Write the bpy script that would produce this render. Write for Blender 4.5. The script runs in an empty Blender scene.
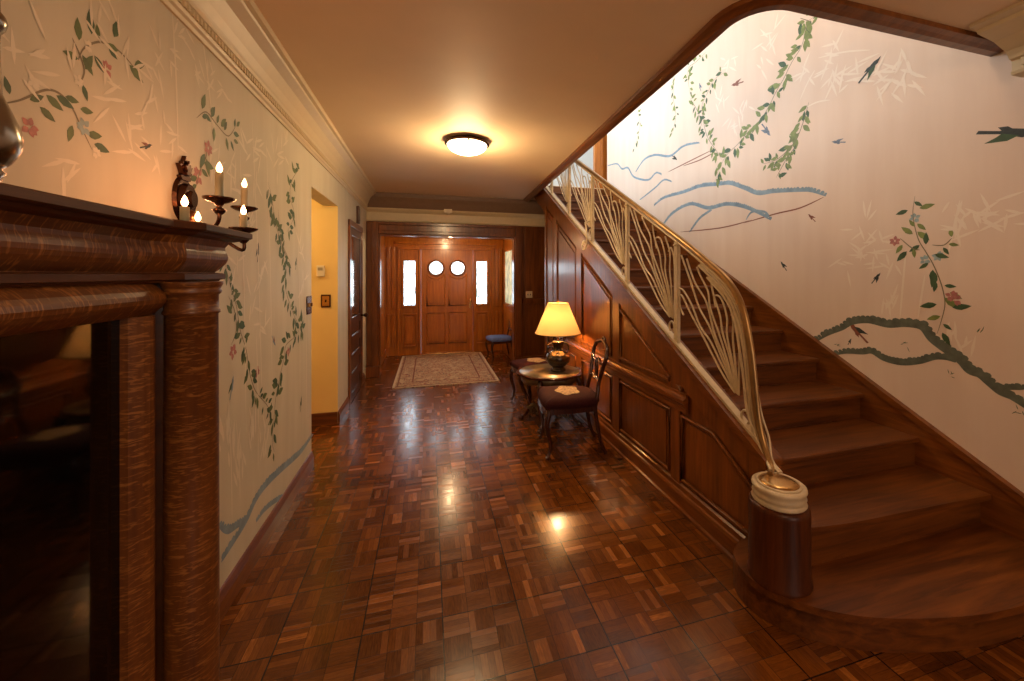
import bpy, bmesh, math, random
from mathutils import Vector, Matrix
random.seed(7)
PI = math.pi
SC = bpy.context.scene
COL = SC.collection

# ------------------------------------------------------------------ camera
F, PX, PY, HC, YAW = 403.0, 545.0, 274.0, 1.52, math.radians(16.06)
CY, SY = math.cos(YAW), math.sin(YAW)
cam_d = bpy.data.cameras.new('camera'); cam = bpy.data.objects.new('camera', cam_d); COL.objects.link(cam)
cam.location = (0, 0, HC); cam.rotation_euler = (PI/2, 0, -YAW)
cam_d.sensor_width = 36.0; cam_d.lens = F/1024*36.0
cam_d.shift_x = (512-PX)/1024; cam_d.shift_y = -(340.5-PY)/1024
cam_d.clip_start = 0.02; cam_d.clip_end = 100
SC.camera = cam
# ------------------------------------------------------------------ exposure, world, large lights
SC.view_settings.view_transform = 'Standard'; SC.view_settings.look = 'None'
SC.view_settings.gamma = 1; SC.view_settings.use_curve_mapping = False
SC.view_settings.exposure = 0.85
w = bpy.data.worlds.new('world'); SC.world = w; w.use_nodes = True
w.node_tree.nodes['Background'].inputs[0].default_value = (0.75, 0.85, 1.0, 1)
w.node_tree.nodes['Background'].inputs[1].default_value = 0.6

def area(name, loc, rot, sx, sy, power, col):
    l = bpy.data.lights.new(name, 'AREA'); l.shape = 'RECTANGLE'; l.size = sx; l.size_y = sy
    l.energy = power; l.color = col
    o = bpy.data.objects.new(name, l); COL.objects.link(o); o.location = loc; o.rotation_euler = rot
    return o
def point(name, loc, power, col, r=0.05):
    l = bpy.data.lights.new(name, 'POINT'); l.energy = power; l.color = col; l.shadow_soft_size = r
    o = bpy.data.objects.new(name, l); COL.objects.link(o); o.location = loc
    return o
WARM = (1.0, 0.62, 0.30)
# daylight through the window of the upstairs landing (facing the painted wall)
area('landing_daylight', (0.02, 5.5, 4.05), (0, math.radians(-90), 0), 1.4, 1.3, 82, (0.76, 0.89, 1.0))
# unseen fill light added behind the camera, at the near wall's opening
area('room_fill_area', (1.9, -3.85, 1.55), (math.radians(90), 0, 0), 1.5, 1.5, 12, (1.0, 0.74, 0.50))

# ------------------------------------------------------------------ geometry of the place
XL, XR, XS = -0.89, 2.90, 1.58          # left wall, painted wall, panelled stair wall
ZC = 2.72                                # hall ceiling
YB = 6.50                                # back wall with the cased opening
YD = 7.95                                # front door wall
RISE, GO = 0.1745, 0.327
TS = RISE/GO
def step_y(i): return 1.40 + (i-2)*GO    # nosing of step i, for i >= 2
def cap_z(y): return 1.184 + 0.54*(y-2.6)   # top of the stair string
def on_x(px, py, X):
    "point of the wall x = X seen at a photo pixel"
    u = (px-PX)/F; d = X/(CY*u+SY)
    return (X, d*(CY-SY*u), HC-(py-PY)*d/F)
# ------------------------------------------------------------------ mesh helper
class MB:
    def __init__(self): self.v = []; self.f = []; self.m = []; self.s = []; self.cur = 0
    def add(self, vs, fs, smooth=False):
        n = len(self.v); self.v += [tuple(p) for p in vs]
        for f in fs:
            self.f.append([i+n for i in f]); self.m.append(self.cur); self.s.append(smooth)
        return self
    def box(self, x0, x1, y0, y1, z0, z1):
        v = [(x0,y0,z0),(x1,y0,z0),(x1,y1,z0),(x0,y1,z0),(x0,y0,z1),(x1,y0,z1),(x1,y1,z1),(x0,y1,z1)]
        return self.add(v, [(0,3,2,1),(4,5,6,7),(0,1,5,4),(1,2,6,5),(2,3,7,6),(3,0,4,7)])
    def prism(self, poly, axis, a, b, smooth=False):
        "poly: 2D points; axis x -> (y,z), y -> (x,z), z -> (x,y)"
        def P(p, t):
            return {'x':(t,p[0],p[1]), 'y':(p[0],t,p[1]), 'z':(p[0],p[1],t)}[axis]
        n = len(poly)
        v = [P(p,a) for p in poly]+[P(p,b) for p in poly]
        fs = [tuple(range(n))[::-1], tuple(range(n,2*n))]
        self.add(v, fs)
        return self.add(v, [(i,(i+1)%n,n+(i+1)%n,n+i) for i in range(n)], smooth)
    def tube(self, path, r, n=8, close=False, flat=1.0, caps=True):
        pts = [Vector(p) for p in path]; N = len(pts)
        rs = r if isinstance(r, (list, tuple)) else [r]*N
        rings = []; up = None
        for i, p in enumerate(pts):
            if close: t = pts[(i+1)%N]-pts[i-1]
            else: t = pts[min(i+1,N-1)]-pts[max(i-1,0)]
            t.normalize()
            if up is None:
                up = Vector((0,0,1)) if abs(t.z) < 0.9 else Vector((1,0,0))
            a = (up-t*up.dot(t))
            if a.length < 1e-5: a = Vector((1,0,0))-t*t.x
            a.normalize(); b = t.cross(a); up = a
            rings.append([p+(a*math.cos(2*PI*k/n)+b*math.sin(2*PI*k/n)*flat)*rs[i] for k in range(n)])
        v = [q for R in rings for q in R]; fs = []
        M = N if close else N-1
        for i in range(M):
            j = (i+1)%N
            for k in range(n):
                fs.append((i*n+k, j*n+k, j*n+(k+1)%n, i*n+(k+1)%n))
        self.add(v, fs, True)
        if not close and caps:
            self.add(rings[0], [tuple(range(n))]); self.add(rings[-1], [tuple(range(n))[::-1]])
        return self
    def lathe(self, prof, c=(0,0,0), n=32, sx=1, sy=1):
        v = []
        for r, z in prof:
            for k in range(n):
                a = 2*PI*k/n; v.append((c[0]+r*sx*math.cos(a), c[1]+r*sy*math.sin(a), c[2]+z))
        fs = []
        for i in range(len(prof)-1):
            for k in range(n):
                fs.append((i*n+k, i*n+(k+1)%n, (i+1)*n+(k+1)%n, (i+1)*n+k))
        self.add(v, fs, True)
        if prof[0][0] > 1e-4: self.add(v[:n], [tuple(range(n))[::-1]])
        if prof[-1][0] > 1e-4: self.add(v[-n:], [tuple(range(n))])
        return self
    def sweep(self, path, prof, side=1, cap=True, top_fill=False):
        "mitred moulding: plan path (x,y), profile (out,z), outwards to the right of the path when side=1"
        P = [Vector(p) for p in path]; N = len(P); nor = []
        for i in range(N-1):
            t = (P[i+1]-P[i]).normalized(); nor.append(Vector((t.y,-t.x))*side)
        off = []
        for i in range(N):
            if i == 0: off.append(nor[0])
            elif i == N-1: off.append(nor[-1])
            else:
                m = (nor[i-1]+nor[i]).normalized(); off.append(m/max(0.3, m.dot(nor[i])))
        K = len(prof); v = []
        for i in range(N):
            for o, z in prof:
                q = P[i]+off[i]*o; v.append((q.x,q.y,z))
        fs = []
        for i in range(N-1):
            for k in range(K-1): fs.append((i*K+k, (i+1)*K+k, (i+1)*K+k+1, i*K+k+1))
        self.add(v, fs)
        if cap: self.add(v[:K], [tuple(range(K))]); self.add(v[-K:], [tuple(range(K))[::-1]])
        if top_fill:
            self.add([v[i*K+K-1] for i in range(N)], [tuple(range(N))])
            self.add([v[i*K] for i in range(N)], [tuple(range(N))])
        return self
    def wobj(self, parent):
        t = Vector((0,0,0)); p = parent
        while p is not None: t += p.location; p = p.parent
        return t
    def build(self, name, mat, parent=None, bevel=0.0, world=False, recalc=True):
        me = bpy.data.meshes.new(name)
        vs = self.v
        if world and parent is not None:
            t = self.wobj(parent); vs = [(p[0]-t.x, p[1]-t.y, p[2]-t.z) for p in vs]
        me.from_pydata(vs, [], self.f)
        mats = mat if isinstance(mat, (list, tuple)) else [mat]
        for m in mats: me.materials.append(m)
        me.polygons.foreach_set('material_index', self.m)
        me.polygons.foreach_set('use_smooth', self.s)
        if recalc:
            bm = bmesh.new(); bm.from_mesh(me)
            bmesh.ops.recalc_face_normals(bm, faces=bm.faces); bm.to_mesh(me); bm.free()
        me.update()
        o = bpy.data.objects.new(name, me); COL.objects.link(o)
        if parent is not None: o.parent = parent
        if bevel > 0:
            b = o.modifiers.new('bevel', 'BEVEL'); b.width = bevel; b.segments = 2; b.limit_method = 'ANGLE'
            b.angle_limit = math.radians(40)
        return o
def tag(o, label=None, cat=None, group=None, kind=None):
    if label: o['label'] = label
    if cat: o['category'] = cat
    if group: o['group'] = group
    if kind: o['kind'] = kind
    return o
def empty(name, loc, rz=0.0):
    o = bpy.data.objects.new(name, None); COL.objects.link(o); o.location = loc; o.rotation_euler = (0,0,rz)
    o.empty_display_size = 0.1
    return o
def struct(o, label, cat): return tag(o, label, cat, kind='structure')
def copy_tree(o, parent=None):
    c = o.copy(); COL.objects.link(c); c.parent = parent
    for ch in list(o.children): copy_tree(ch, c)
    return c
def spline(pts, n=6, close=False):
    "Catmull-Rom through points"
    P = [Vector(p) for p in pts]; out = []; N = len(P)
    R = range(N if close else N-1)
    for i in R:
        if close: a, b, c, d = P[i-1], P[i], P[(i+1)%N], P[(i+2)%N]
        else: a, b, c, d = P[max(i-1,0)], P[i], P[i+1], P[min(i+2,N-1)]
        for k in range(n):
            t = k/n
            out.append(0.5*((2*b)+(c-a)*t+(2*a-5*b+4*c-d)*t*t+(3*b-a-3*c+d)*t*t*t))
    if not close: out.append(P[-1].copy())
    return out
# ------------------------------------------------------------------ materials
def newmat(name):
    m = bpy.data.materials.new(name); m.use_nodes = True
    nt = m.node_tree; b = nt.nodes['Principled BSDF']
    return m, nt, b
def N(nt, t, **kw):
    n = nt.nodes.new(t)
    for k, v in kw.items(): setattr(n, k, v)
    return n
def plain(name, col, rough=0.5, metal=0.0, coat=0.0, emit=None, es=0.0, noise=0.0, nscale=20.0, spec=0.5):
    m, nt, b = newmat(name)
    b.inputs['Roughness'].default_value = rough; b.inputs['Metallic'].default_value = metal
    b.inputs['Coat Weight'].default_value = coat; b.inputs['Coat Roughness'].default_value = 0.12
    b.inputs['Specular IOR Level'].default_value = spec
    tc = N(nt, 'ShaderNodeTexCoord'); no = N(nt, 'ShaderNodeTexNoise'); no.inputs['Scale'].default_value = nscale
    no.inputs['Detail'].default_value = 4
    nt.links.new(tc.outputs['Object'], no.inputs['Vector'])
    rp = N(nt, 'ShaderNodeValToRGB')
    k = 1-noise
    rp.color_ramp.elements[0].position = 0.3; rp.color_ramp.elements[1].position = 0.7
    rp.color_ramp.elements[0].color = (col[0]*k, col[1]*k, col[2]*k, 1); rp.color_ramp.elements[1].color = (*col, 1)
    nt.links.new(no.outputs['Fac'], rp.inputs['Fac']); nt.links.new(rp.outputs['Color'], b.inputs['Base Color'])
    if emit: b.inputs['Emission Color'].default_value = (*emit, 1); b.inputs['Emission Strength'].default_value = es
    return m
def wood(name, dark, light, axis='Z', scale=1.0, rough=0.3, coat=0.3, fleck=0.0, fleckcol=(0.55,0.25,0.07), spec=0.35):
    m, nt, b = newmat(name); b.inputs['Specular IOR Level'].default_value = spec
    tc = N(nt, 'ShaderNodeTexCoord'); mp = N(nt, 'ShaderNodeMapping')
    s = {'X':(1.2,16,16), 'Y':(16,1.2,16), 'Z':(16,16,1.2)}[axis]
    mp.inputs['Scale'].default_value = [q*scale for q in s]
    nt.links.new(tc.outputs['Object'], mp.inputs['Vector'])
    n1 = N(nt, 'ShaderNodeTexNoise'); n1.inputs['Scale'].default_value = 1.6; n1.inputs['Detail'].default_value = 8
    n1.inputs['Roughness'].default_value = 0.65; n1.inputs['Distortion'].default_value = 0.6
    nt.links.new(mp.outputs['Vector'], n1.inputs['Vector'])
    rp = N(nt, 'ShaderNodeValToRGB'); e = rp.color_ramp.elements
    e[0].position = 0.3; e[0].color = (*dark, 1); e[1].position = 0.72; e[1].color = (*light, 1)
    nt.links.new(n1.outputs['Fac'], rp.inputs['Fac'])
    out = rp.outputs['Color']
    # broad tone change from board to board
    n2 = N(nt, 'ShaderNodeTexNoise'); n2.inputs['Scale'].default_value = 1.7; n2.inputs['Detail'].default_value = 2
    nt.links.new(tc.outputs['Object'], n2.inputs['Vector'])
    mx = N(nt, 'ShaderNodeMixRGB', blend_type='MULTIPLY'); mx.inputs['Fac'].default_value = 0.5
    r2 = N(nt, 'ShaderNodeValToRGB'); r2.color_ramp.elements[0].position = 0.3; r2.color_ramp.elements[1].position = 0.7
    r2.color_ramp.elements[0].color = (0.5,0.5,0.5,1); r2.color_ramp.elements[1].color = (1,1,1,1)
    nt.links.new(n2.outputs['Fac'], r2.inputs['Fac'])
    nt.links.new(out, mx.inputs[1]); nt.links.new(r2.outputs['Color'], mx.inputs[2]); out = mx.outputs['Color']
    if fleck > 0:
        mp2 = N(nt, 'ShaderNodeMapping')
        s2 = {'X':(70,14,14), 'Y':(30,95,16), 'Z':(22,22,120)}[axis]
        mp2.inputs['Scale'].default_value = s2; mp2.inputs['Rotation'].default_value = (0.25,0.3,0.1)
        nt.links.new(tc.outputs['Object'], mp2.inputs['Vector'])
        n3 = N(nt, 'ShaderNodeTexNoise'); n3.inputs['Scale'].default_value = 1.5; n3.inputs['Detail'].default_value = 2
        n3.inputs['Distortion'].default_value = 1.2
        nt.links.new(mp2.outputs['Vector'], n3.inputs['Vector'])
        r3 = N(nt, 'ShaderNodeValToRGB'); r3.color_ramp.elements[0].position = 0.52; r3.color_ramp.elements[1].position = 0.66
        r3.color_ramp.elements[0].color = (0,0,0,1); r3.color_ramp.elements[1].color = (fleck,fleck,fleck,1)
        nt.links.new(n3.outputs['Fac'], r3.inputs['Fac'])
        m3 = N(nt, 'ShaderNodeMixRGB'); m3.inputs[2].default_value = (*fleckcol, 1)
        nt.links.new(r3.outputs['Color'], m3.inputs['Fac']); nt.links.new(out, m3.inputs[1]); out = m3.outputs['Color']
    nt.links.new(out, b.inputs['Base Color'])
    bp = N(nt, 'ShaderNodeBump'); bp.inputs['Strength'].default_value = 0.08; bp.inputs['Distance'].default_value = 0.002
    nt.links.new(n1.outputs['Fac'], bp.inputs['Height']); nt.links.new(bp.outputs['Normal'], b.inputs['Normal'])
    b.inputs['Roughness'].default_value = rough; b.inputs['Coat Weight'].default_value = coat
    b.inputs['Coat Roughness'].default_value = 0.15
    return m
def parquet():
    m, nt, b = newmat('parquet_floor')
    L = nt.links
    def ma(op, a, c=None, d=None):
        n = N(nt, 'ShaderNodeMath', operation=op)
        for i, q in enumerate((a, c, d)):
            if q is None: continue
            if isinstance(q, (int, float)): n.inputs[i].default_value = q
            else: L.new(q, n.inputs[i])
        return n.outputs[0]
    tc = N(nt, 'ShaderNodeTexCoord'); sp = N(nt, 'ShaderNodeSeparateXYZ'); L.new(tc.outputs['Object'], sp.inputs[0])
    S = 0.330
    x = ma('DIVIDE', ma('SUBTRACT', sp.outputs[0], 0.058-33*S), S); y = ma('DIVIDE', ma('SUBTRACT', sp.outputs[1], 2.83-33*S), S)
    x3 = ma('MULTIPLY', x, 3); y3 = ma('MULTIPLY', y, 3)
    cx = ma('FLOOR', x3); cy = ma('FLOOR', y3); fx = ma('FRACT', x3); fy = ma('FRACT', y3)
    ck = ma('MODULO', ma('ADD', cx, cy), 2)
    # some blocks turned, so the weave looks irregular
    wn0 = N(nt, 'ShaderNodeTexWhiteNoise', noise_dimensions='2D'); cb = N(nt, 'ShaderNodeCombineXYZ')
    L.new(cx, cb.inputs[0]); L.new(cy, cb.inputs[1]); L.new(cb.outputs[0], wn0.inputs['Vector'])
    flip = ma('GREATER_THAN', wn0.outputs['Value'], 0.80)
    ori = ma('ABSOLUTE', ma('SUBTRACT', ck, flip))
    t = ma('ADD', ma('MULTIPLY', fx, ori), ma('MULTIPLY', fy, ma('SUBTRACT', 1, ori)))
    t3 = ma('MULTIPLY', t, 4); sl = ma('FLOOR', t3); ft = ma('FRACT', t3)
    cb2 = N(nt, 'ShaderNodeCombineXYZ'); L.new(cx, cb2.inputs[0]); L.new(cy, cb2.inputs[1]); L.new(sl, cb2.inputs[2])
    wn = N(nt, 'ShaderNodeTexWhiteNoise', noise_dimensions='3D'); L.new(cb2.outputs[0], wn.inputs['Vector'])
    # block tone + strip tone
    tone = ma('ADD', ma('MULTIPLY', ma('POWER', wn.outputs['Value'], 3.0), 0.46), ma('MULTIPLY', wn0.outputs['Value'], 0.26))
    # grain along the strips
    gx = ma('ADD', ma('MULTIPLY', sp.outputs[0], ma('ADD', 25, ma('MULTIPLY', ori, 150))), ma('MULTIPLY', wn.outputs['Value'], 50))
    gy = ma('MULTIPLY', sp.outputs[1], ma('SUBTRACT', 175, ma('MULTIPLY', ori, 150)))
    cg = N(nt, 'ShaderNodeCombineXYZ'); L.new(gx, cg.inputs[0]); L.new(gy, cg.inputs[1])
    ng = N(nt, 'ShaderNodeTexNoise'); ng.inputs['Scale'].default_value = 1.0; ng.inputs['Detail'].default_value = 5
    L.new(cg.outputs[0], ng.inputs['Vector'])
    nb = N(nt, 'ShaderNodeTexNoise'); nb.inputs['Scale'].default_value = 1.4; nb.inputs['Detail'].default_value = 3
    L.new(tc.outputs['Object'], nb.inputs['Vector'])
    v = ma('ADD', ma('ADD', ma('MULTIPLY', tone, 0.75), ma('MULTIPLY', ng.outputs['Fac'], 0.45)), ma('MULTIPLY', nb.outputs['Fac'], 0.38))
    rp = N(nt, 'ShaderNodeValToRGB'); e = rp.color_ramp.elements
    e[0].position = 0.36; e[0].color = (0.065,0.017,0.002,1); e[1].position = 0.98; e[1].color = (0.42,0.145,0.022,1)
    q = e.new(0.58); q.color = (0.135,0.038,0.004,1); q = e.new(0.82); q.color = (0.215,0.065,0.007,1)
    L.new(v, rp.inputs['Fac'])
    # joints: fine between strips, open between the large panels
    e1 = ma('MINIMUM', ma('FRACT', x), ma('SUBTRACT', 1, ma('FRACT', x))); e2 = ma('MINIMUM', ma('FRACT', y), ma('SUBTRACT', 1, ma('FRACT', y)))
    big = ma('LESS_THAN', ma('MINIMUM', e1, ma('MULTIPLY', e2, 1.15)), 0.009)
    f1 = ma('MINIMUM', ft, ma('SUBTRACT', 1, ft)); f2 = ma('MINIMUM', ma('MINIMUM', fx, ma('SUBTRACT',1,fx)), ma('MINIMUM', fy, ma('SUBTRACT',1,fy)))
    fine = ma('MAXIMUM', ma('MULTIPLY', ma('LESS_THAN', f1, 0.03), 0.35), ma('MULTIPLY', ma('LESS_THAN', f2, 0.014), 0.55))
    j = ma('MAXIMUM', ma('MULTIPLY', big, 0.9), fine)
    mx = N(nt, 'ShaderNodeMixRGB'); mx.inputs[2].default_value = (0.008,0.003,0.0015,1)
    L.new(j, mx.inputs['Fac']); L.new(rp.outputs['Color'], mx.inputs[1]); L.new(mx.outputs['Color'], b.inputs['Base Color'])
    # slightly uneven polish
    bp = N(nt, 'ShaderNodeBump'); bp.inputs['Strength'].default_value = 0.35; bp.inputs['Distance'].default_value = 0.0012
    hh = ma('ADD', ma('MULTIPLY', wn.outputs['Value'], 0.35), ma('SUBTRACT', ma('MULTIPLY', ng.outputs['Fac'], 0.25), j))
    L.new(hh, bp.inputs['Height']); L.new(bp.outputs['Normal'], b.inputs['Normal'])
    rg = ma('ADD', 0.18, ma('MULTIPLY', wn.outputs['Value'], 0.10)); L.new(rg, b.inputs['Roughness'])
    b.inputs['Coat Weight'].default_value = 0.15; b.inputs['Coat Roughness'].default_value = 0.14; b.inputs['Specular IOR Level'].default_value = 0.36
    return m
def wallpaper(name, c1, c2, band=1.0):
    m, nt, b = newmat(name)
    tc = N(nt, 'ShaderNodeTexCoord'); mp = N(nt, 'ShaderNodeMapping'); mp.inputs['Scale'].default_value = (1,7,0.9)
    nt.links.new(tc.outputs['Object'], mp.inputs['Vector'])
    n1 = N(nt, 'ShaderNodeTexNoise'); n1.inputs['Scale'].default_value = 1.3*band; n1.inputs['Detail'].default_value = 6
    nt.links.new(mp.outputs['Vector'], n1.inputs['Vector'])
    rp = N(nt, 'ShaderNodeValToRGB'); e = rp.color_ramp.elements
    e[0].position = 0.32; e[0].color = (*c2, 1); e[1].position = 0.68; e[1].color = (*c1, 1)
    nt.links.new(n1.outputs['Fac'], rp.inputs['Fac']); nt.links.new(rp.outputs['Color'], b.inputs['Base Color'])
    b.inputs['Roughness'].default_value = 0.55; b.inputs['Specular IOR Level'].default_value = 0.35
    return m

M = {}
M['floor'] = parquet()
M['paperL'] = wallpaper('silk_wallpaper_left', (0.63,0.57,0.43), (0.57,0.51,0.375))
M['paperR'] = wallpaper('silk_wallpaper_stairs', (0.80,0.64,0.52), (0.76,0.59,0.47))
M['ceil'] = plain('ceiling_paint', (0.83,0.63,0.40), 0.6, noise=0.05, nscale=3)
M['cornice'] = plain('cornice_paint', (0.66,0.53,0.32), 0.45, noise=0.05)
M['cove'] = plain('cove_shade_paint', (0.20,0.115,0.065), 0.5, noise=0.1)  # shade of the beige cove put into the colour as brown
M['yellow'] = plain('yellow_paint', (0.82,0.57,0.19), 0.6, noise=0.04, nscale=3)
M['upper'] = plain('upstairs_paint', (0.80,0.78,0.72), 0.6, noise=0.03)
M['wood'] = wood('red_brown_panelling', (0.105,0.027,0.004), (0.29,0.088,0.013), 'Z', 1.0, 0.28, 0.3)
M['woodY'] = wood('red_brown_rails', (0.105,0.027,0.004), (0.29,0.088,0.013), 'Y', 1.0, 0.30, 0.3)
M['woodX'] = wood('red_brown_treads', (0.060,0.014,0.002), (0.23,0.066,0.008), 'X', 1.0, 0.40, 0.06)
M['wooddk'] = wood('dark_stained_wood', (0.032,0.009,0.004), (0.095,0.027,0.009), 'Z', 1.0, 0.28, 0.4)
M['newel'] = wood('newel_wood', (0.040,0.009,0.003), (0.12,0.030,0.006), 'Z', 1.0, 0.34, 0.04, spec=0.22)
M['door'] = wood('honey_red_door_wood', (0.31,0.082,0.006), (0.58,0.195,0.018), 'Z', 1.0, 0.30, 0.3)
M['oak'] = wood('quartersawn_oak', (0.085,0.024,0.005), (0.18,0.056,0.011), 'Z', 1.2, 0.42, 0.08, fleck=0.55, fleckcol=(0.36,0.145,0.035))
M['oakY'] = wood('quartersawn_oak_lengthwise', (0.085,0.024,0.005), (0.18,0.056,0.011), 'Y', 1.2, 0.42, 0.08, fleck=0.6, fleckcol=(0.38,0.15,0.035))
M['oakdk'] = wood('dark_oak', (0.05,0.014,0.004), (0.12,0.034,0.006), 'Y', 1.2, 0.45, 0.0, spec=0.25)
M['gold'] = plain('cream_gold_painted_iron', (0.66,0.53,0.34), 0.4, 0.15, noise=0.15, nscale=30)
M['brass'] = plain('worn_brass', (0.62,0.36,0.13), 0.22, 0.9, noise=0.2, nscale=12)
M['railtop'] = plain('aged_brass_handrail', (0.42,0.25,0.10), 0.30, 0.75, noise=0.3, nscale=12)
M['bronze'] = plain('dark_bronze', (0.10,0.045,0.025), 0.25, 0.9, noise=0.3, nscale=30)
M['pewter'] = plain('pewter', (0.36,0.32,0.27), 0.22, 1.0, noise=0.2, nscale=20)
M['glassdk'] = plain('black_glass', (0.002,0.0015,0.0015), 0.05, 0.0, spec=0.35)
M['candle'] = plain('cream_candle_sleeve', (0.26,0.25,0.16), 0.45)
M['flame'] = plain('flame_bulb', (1,0.7,0.4), 0.3, emit=(1.0,0.40,0.16), es=14)
M['dome'] = plain('frosted_lamp_glass', (1,0.9,0.7), 0.4, emit=(1.0,0.80,0.46), es=7.0)
M['winlight'] = None
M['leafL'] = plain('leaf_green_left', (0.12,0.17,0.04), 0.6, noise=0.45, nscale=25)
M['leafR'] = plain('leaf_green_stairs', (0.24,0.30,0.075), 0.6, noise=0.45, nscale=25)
M['leafD'] = plain('leaf_dark_green', (0.055,0.115,0.04), 0.6, noise=0.4, nscale=25)
M['stem'] = plain('painted_stem', (0.19,0.15,0.08), 0.6)
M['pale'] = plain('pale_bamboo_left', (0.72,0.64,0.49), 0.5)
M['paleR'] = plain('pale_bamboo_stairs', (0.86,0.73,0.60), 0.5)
M['pink'] = plain('painted_pink_petals', (0.55,0.20,0.17), 0.6, noise=0.4, nscale=60)
M['blue'] = plain('painted_blue_rock', (0.27,0.38,0.46), 0.6, noise=0.35, nscale=14)
M['bluel'] = plain('painted_pale_blue_flower', (0.36,0.48,0.50), 0.6, noise=0.3, nscale=50)
M['rock'] = plain('painted_grey_green_rock', (0.15,0.17,0.13), 0.6, noise=0.45, nscale=20)
M['bird'] = plain('painted_dark_bird', (0.035,0.045,0.04), 0.6, noise=0.5, nscale=60)
M['birdb'] = plain('painted_blue_bird', (0.16,0.21,0.28), 0.6, noise=0.4, nscale=60)
M['rust'] = plain('painted_rust', (0.30,0.09,0.045), 0.6, noise=0.4, nscale=60)
M['seat'] = plain('burgundy_upholstery', (0.045,0.008,0.008), 0.9, spec=0.15, noise=0.4, nscale=60)
M['seatflower'] = plain('needlepoint_flowers', (0.50,0.33,0.17), 0.8, noise=0.75, nscale=45)
M['bluefab'] = plain('blue_seat_fabric', (0.10,0.17,0.50), 0.7, noise=0.4, nscale=30)
M['mahog'] = wood('carved_mahogany', (0.028,0.007,0.004), (0.085,0.022,0.010), 'Z', 2, 0.25, 0.5)
M['gilt'] = plain('dull_gilt_carving', (0.20,0.14,0.065), 0.4, 0.4, noise=0.5, nscale=50)
M['marble'] = plain('mottled_stone_top', (0.13,0.095,0.05), 0.32, noise=0.8, nscale=16, coat=0.1)
M['vase'] = plain('dark_bronze_glaze', (0.055,0.035,0.018), 0.18, 0.4, noise=0.6, nscale=14, coat=0.6)
M['white'] = plain('ivory_plastic', (0.70,0.60,0.42), 0.4)
M['curtain'] = plain('pane_grey', (0.4,0.4,0.4), 0.4)
# lampshade: thin cloth that lets the bulb glow through
def shade_mat():
    m, nt, b = newmat('amber_lampshade_cloth')
    b.inputs['Base Color'].default_value = (0.82,0.50,0.20,1); b.inputs['Roughness'].default_value = 0.8
    tr = N(nt, 'ShaderNodeBsdfTranslucent'); tr.inputs['Color'].default_value = (1.0,0.64,0.28,1)
    mx = N(nt, 'ShaderNodeMixShader'); mx.inputs[0].default_value = 0.10
    nt.links.new(b.outputs[0], mx.inputs[1]); nt.links.new(tr.outputs[0], mx.inputs[2])
    nt.links.new(mx.outputs[0], nt.nodes['Material Output'].inputs['Surface'])
    return m
M['shade'] = shade_mat()
def pane_mat(name, col, es):
    "leaded obscure glass lit by the daylight outside"
    m, nt, b = newmat(name)
    tc = N(nt, 'ShaderNodeTexCoord'); n = N(nt, 'ShaderNodeTexNoise'); n.inputs['Scale'].default_value = 9
    n.inputs['Detail'].default_value = 3
    nt.links.new(tc.outputs['Object'], n.inputs['Vector'])
    rp = N(nt, 'ShaderNodeValToRGB'); rp.color_ramp.elements[0].position = 0.35; rp.color_ramp.elements[1].position = 0.6
    rp.color_ramp.elements[0].color = (col[0]*0.16, col[1]*0.26, col[2]*0.25, 1); rp.color_ramp.elements[1].color = (*col, 1)
    nt.links.new(n.outputs['Fac'], rp.inputs['Fac']); nt.links.new(rp.outputs['Color'], b.inputs['Emission Color'])
    b.inputs['Emission Strength'].default_value = es; b.inputs['Base Color'].default_value = (0.6,0.65,0.7,1)
    b.inputs['Roughness'].default_value = 0.2
    return m
M['pane'] = pane_mat('daylit_obscure_glass', (0.76,0.90,1.0), 5.5)
def rug_mat():
    m, nt, b = newmat('oriental_rug'); L = nt.links
    tc = N(nt, 'ShaderNodeTexCoord'); v1 = N(nt, 'ShaderNodeTexVoronoi'); v1.inputs['Scale'].default_value = 13
    L.new(tc.outputs['Object'], v1.inputs['Vector'])
    n = N(nt, 'ShaderNodeTexNoise'); n.inputs['Scale'].default_value = 16; n.inputs['Detail'].default_value = 3; n.inputs['Distortion'].default_value = 1.5
    L.new(tc.outputs['Object'], n.inputs['Vector'])
    ad = N(nt, 'ShaderNodeMath', operation='MULTIPLY'); ad.inputs[1].default_value = 0.85
    L.new(v1.outputs['Distance'], ad.inputs[0])
    ad2 = N(nt, 'ShaderNodeMath', operation='MULTIPLY_ADD'); L.new(n.outputs['Fac'], ad2.inputs[0]); ad2.inputs[1].default_value = 1.0
    L.new(ad.outputs[0], ad2.inputs[2])
    rp = N(nt, 'ShaderNodeValToRGB'); rp.color_ramp.interpolation = 'CONSTANT'; e = rp.color_ramp.elements
    e[0].position = 0.0; e[0].color = (0.20,0.045,0.03,1); e[1].position = 0.56; e[1].color = (0.50,0.38,0.25,1)
    for p, c in ((0.66,(0.055,0.06,0.08)), (0.73,(0.50,0.38,0.25)), (0.88,(0.30,0.075,0.045)), (0.95,(0.08,0.06,0.08)), (0.999,(0.48,0.37,0.25))):
        q = e.new(p); q.color = (*c, 1)
    L.new(ad2.outputs[0], rp.inputs['Fac']); L.new(rp.outputs['Color'], b.inputs['Base Color'])
    b.inputs['Roughness'].default_value = 0.9; b.inputs['Specular IOR Level'].default_value = 0.2
    return m
M['rug'] = rug_mat()
M['rugedge'] = plain('rug_cream_binding', (0.62,0.50,0.36), 0.9, noise=0.2, nscale=60)
M['rugband'] = plain('rug_red_band', (0.26,0.085,0.05), 0.9, noise=0.6, nscale=35)

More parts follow.
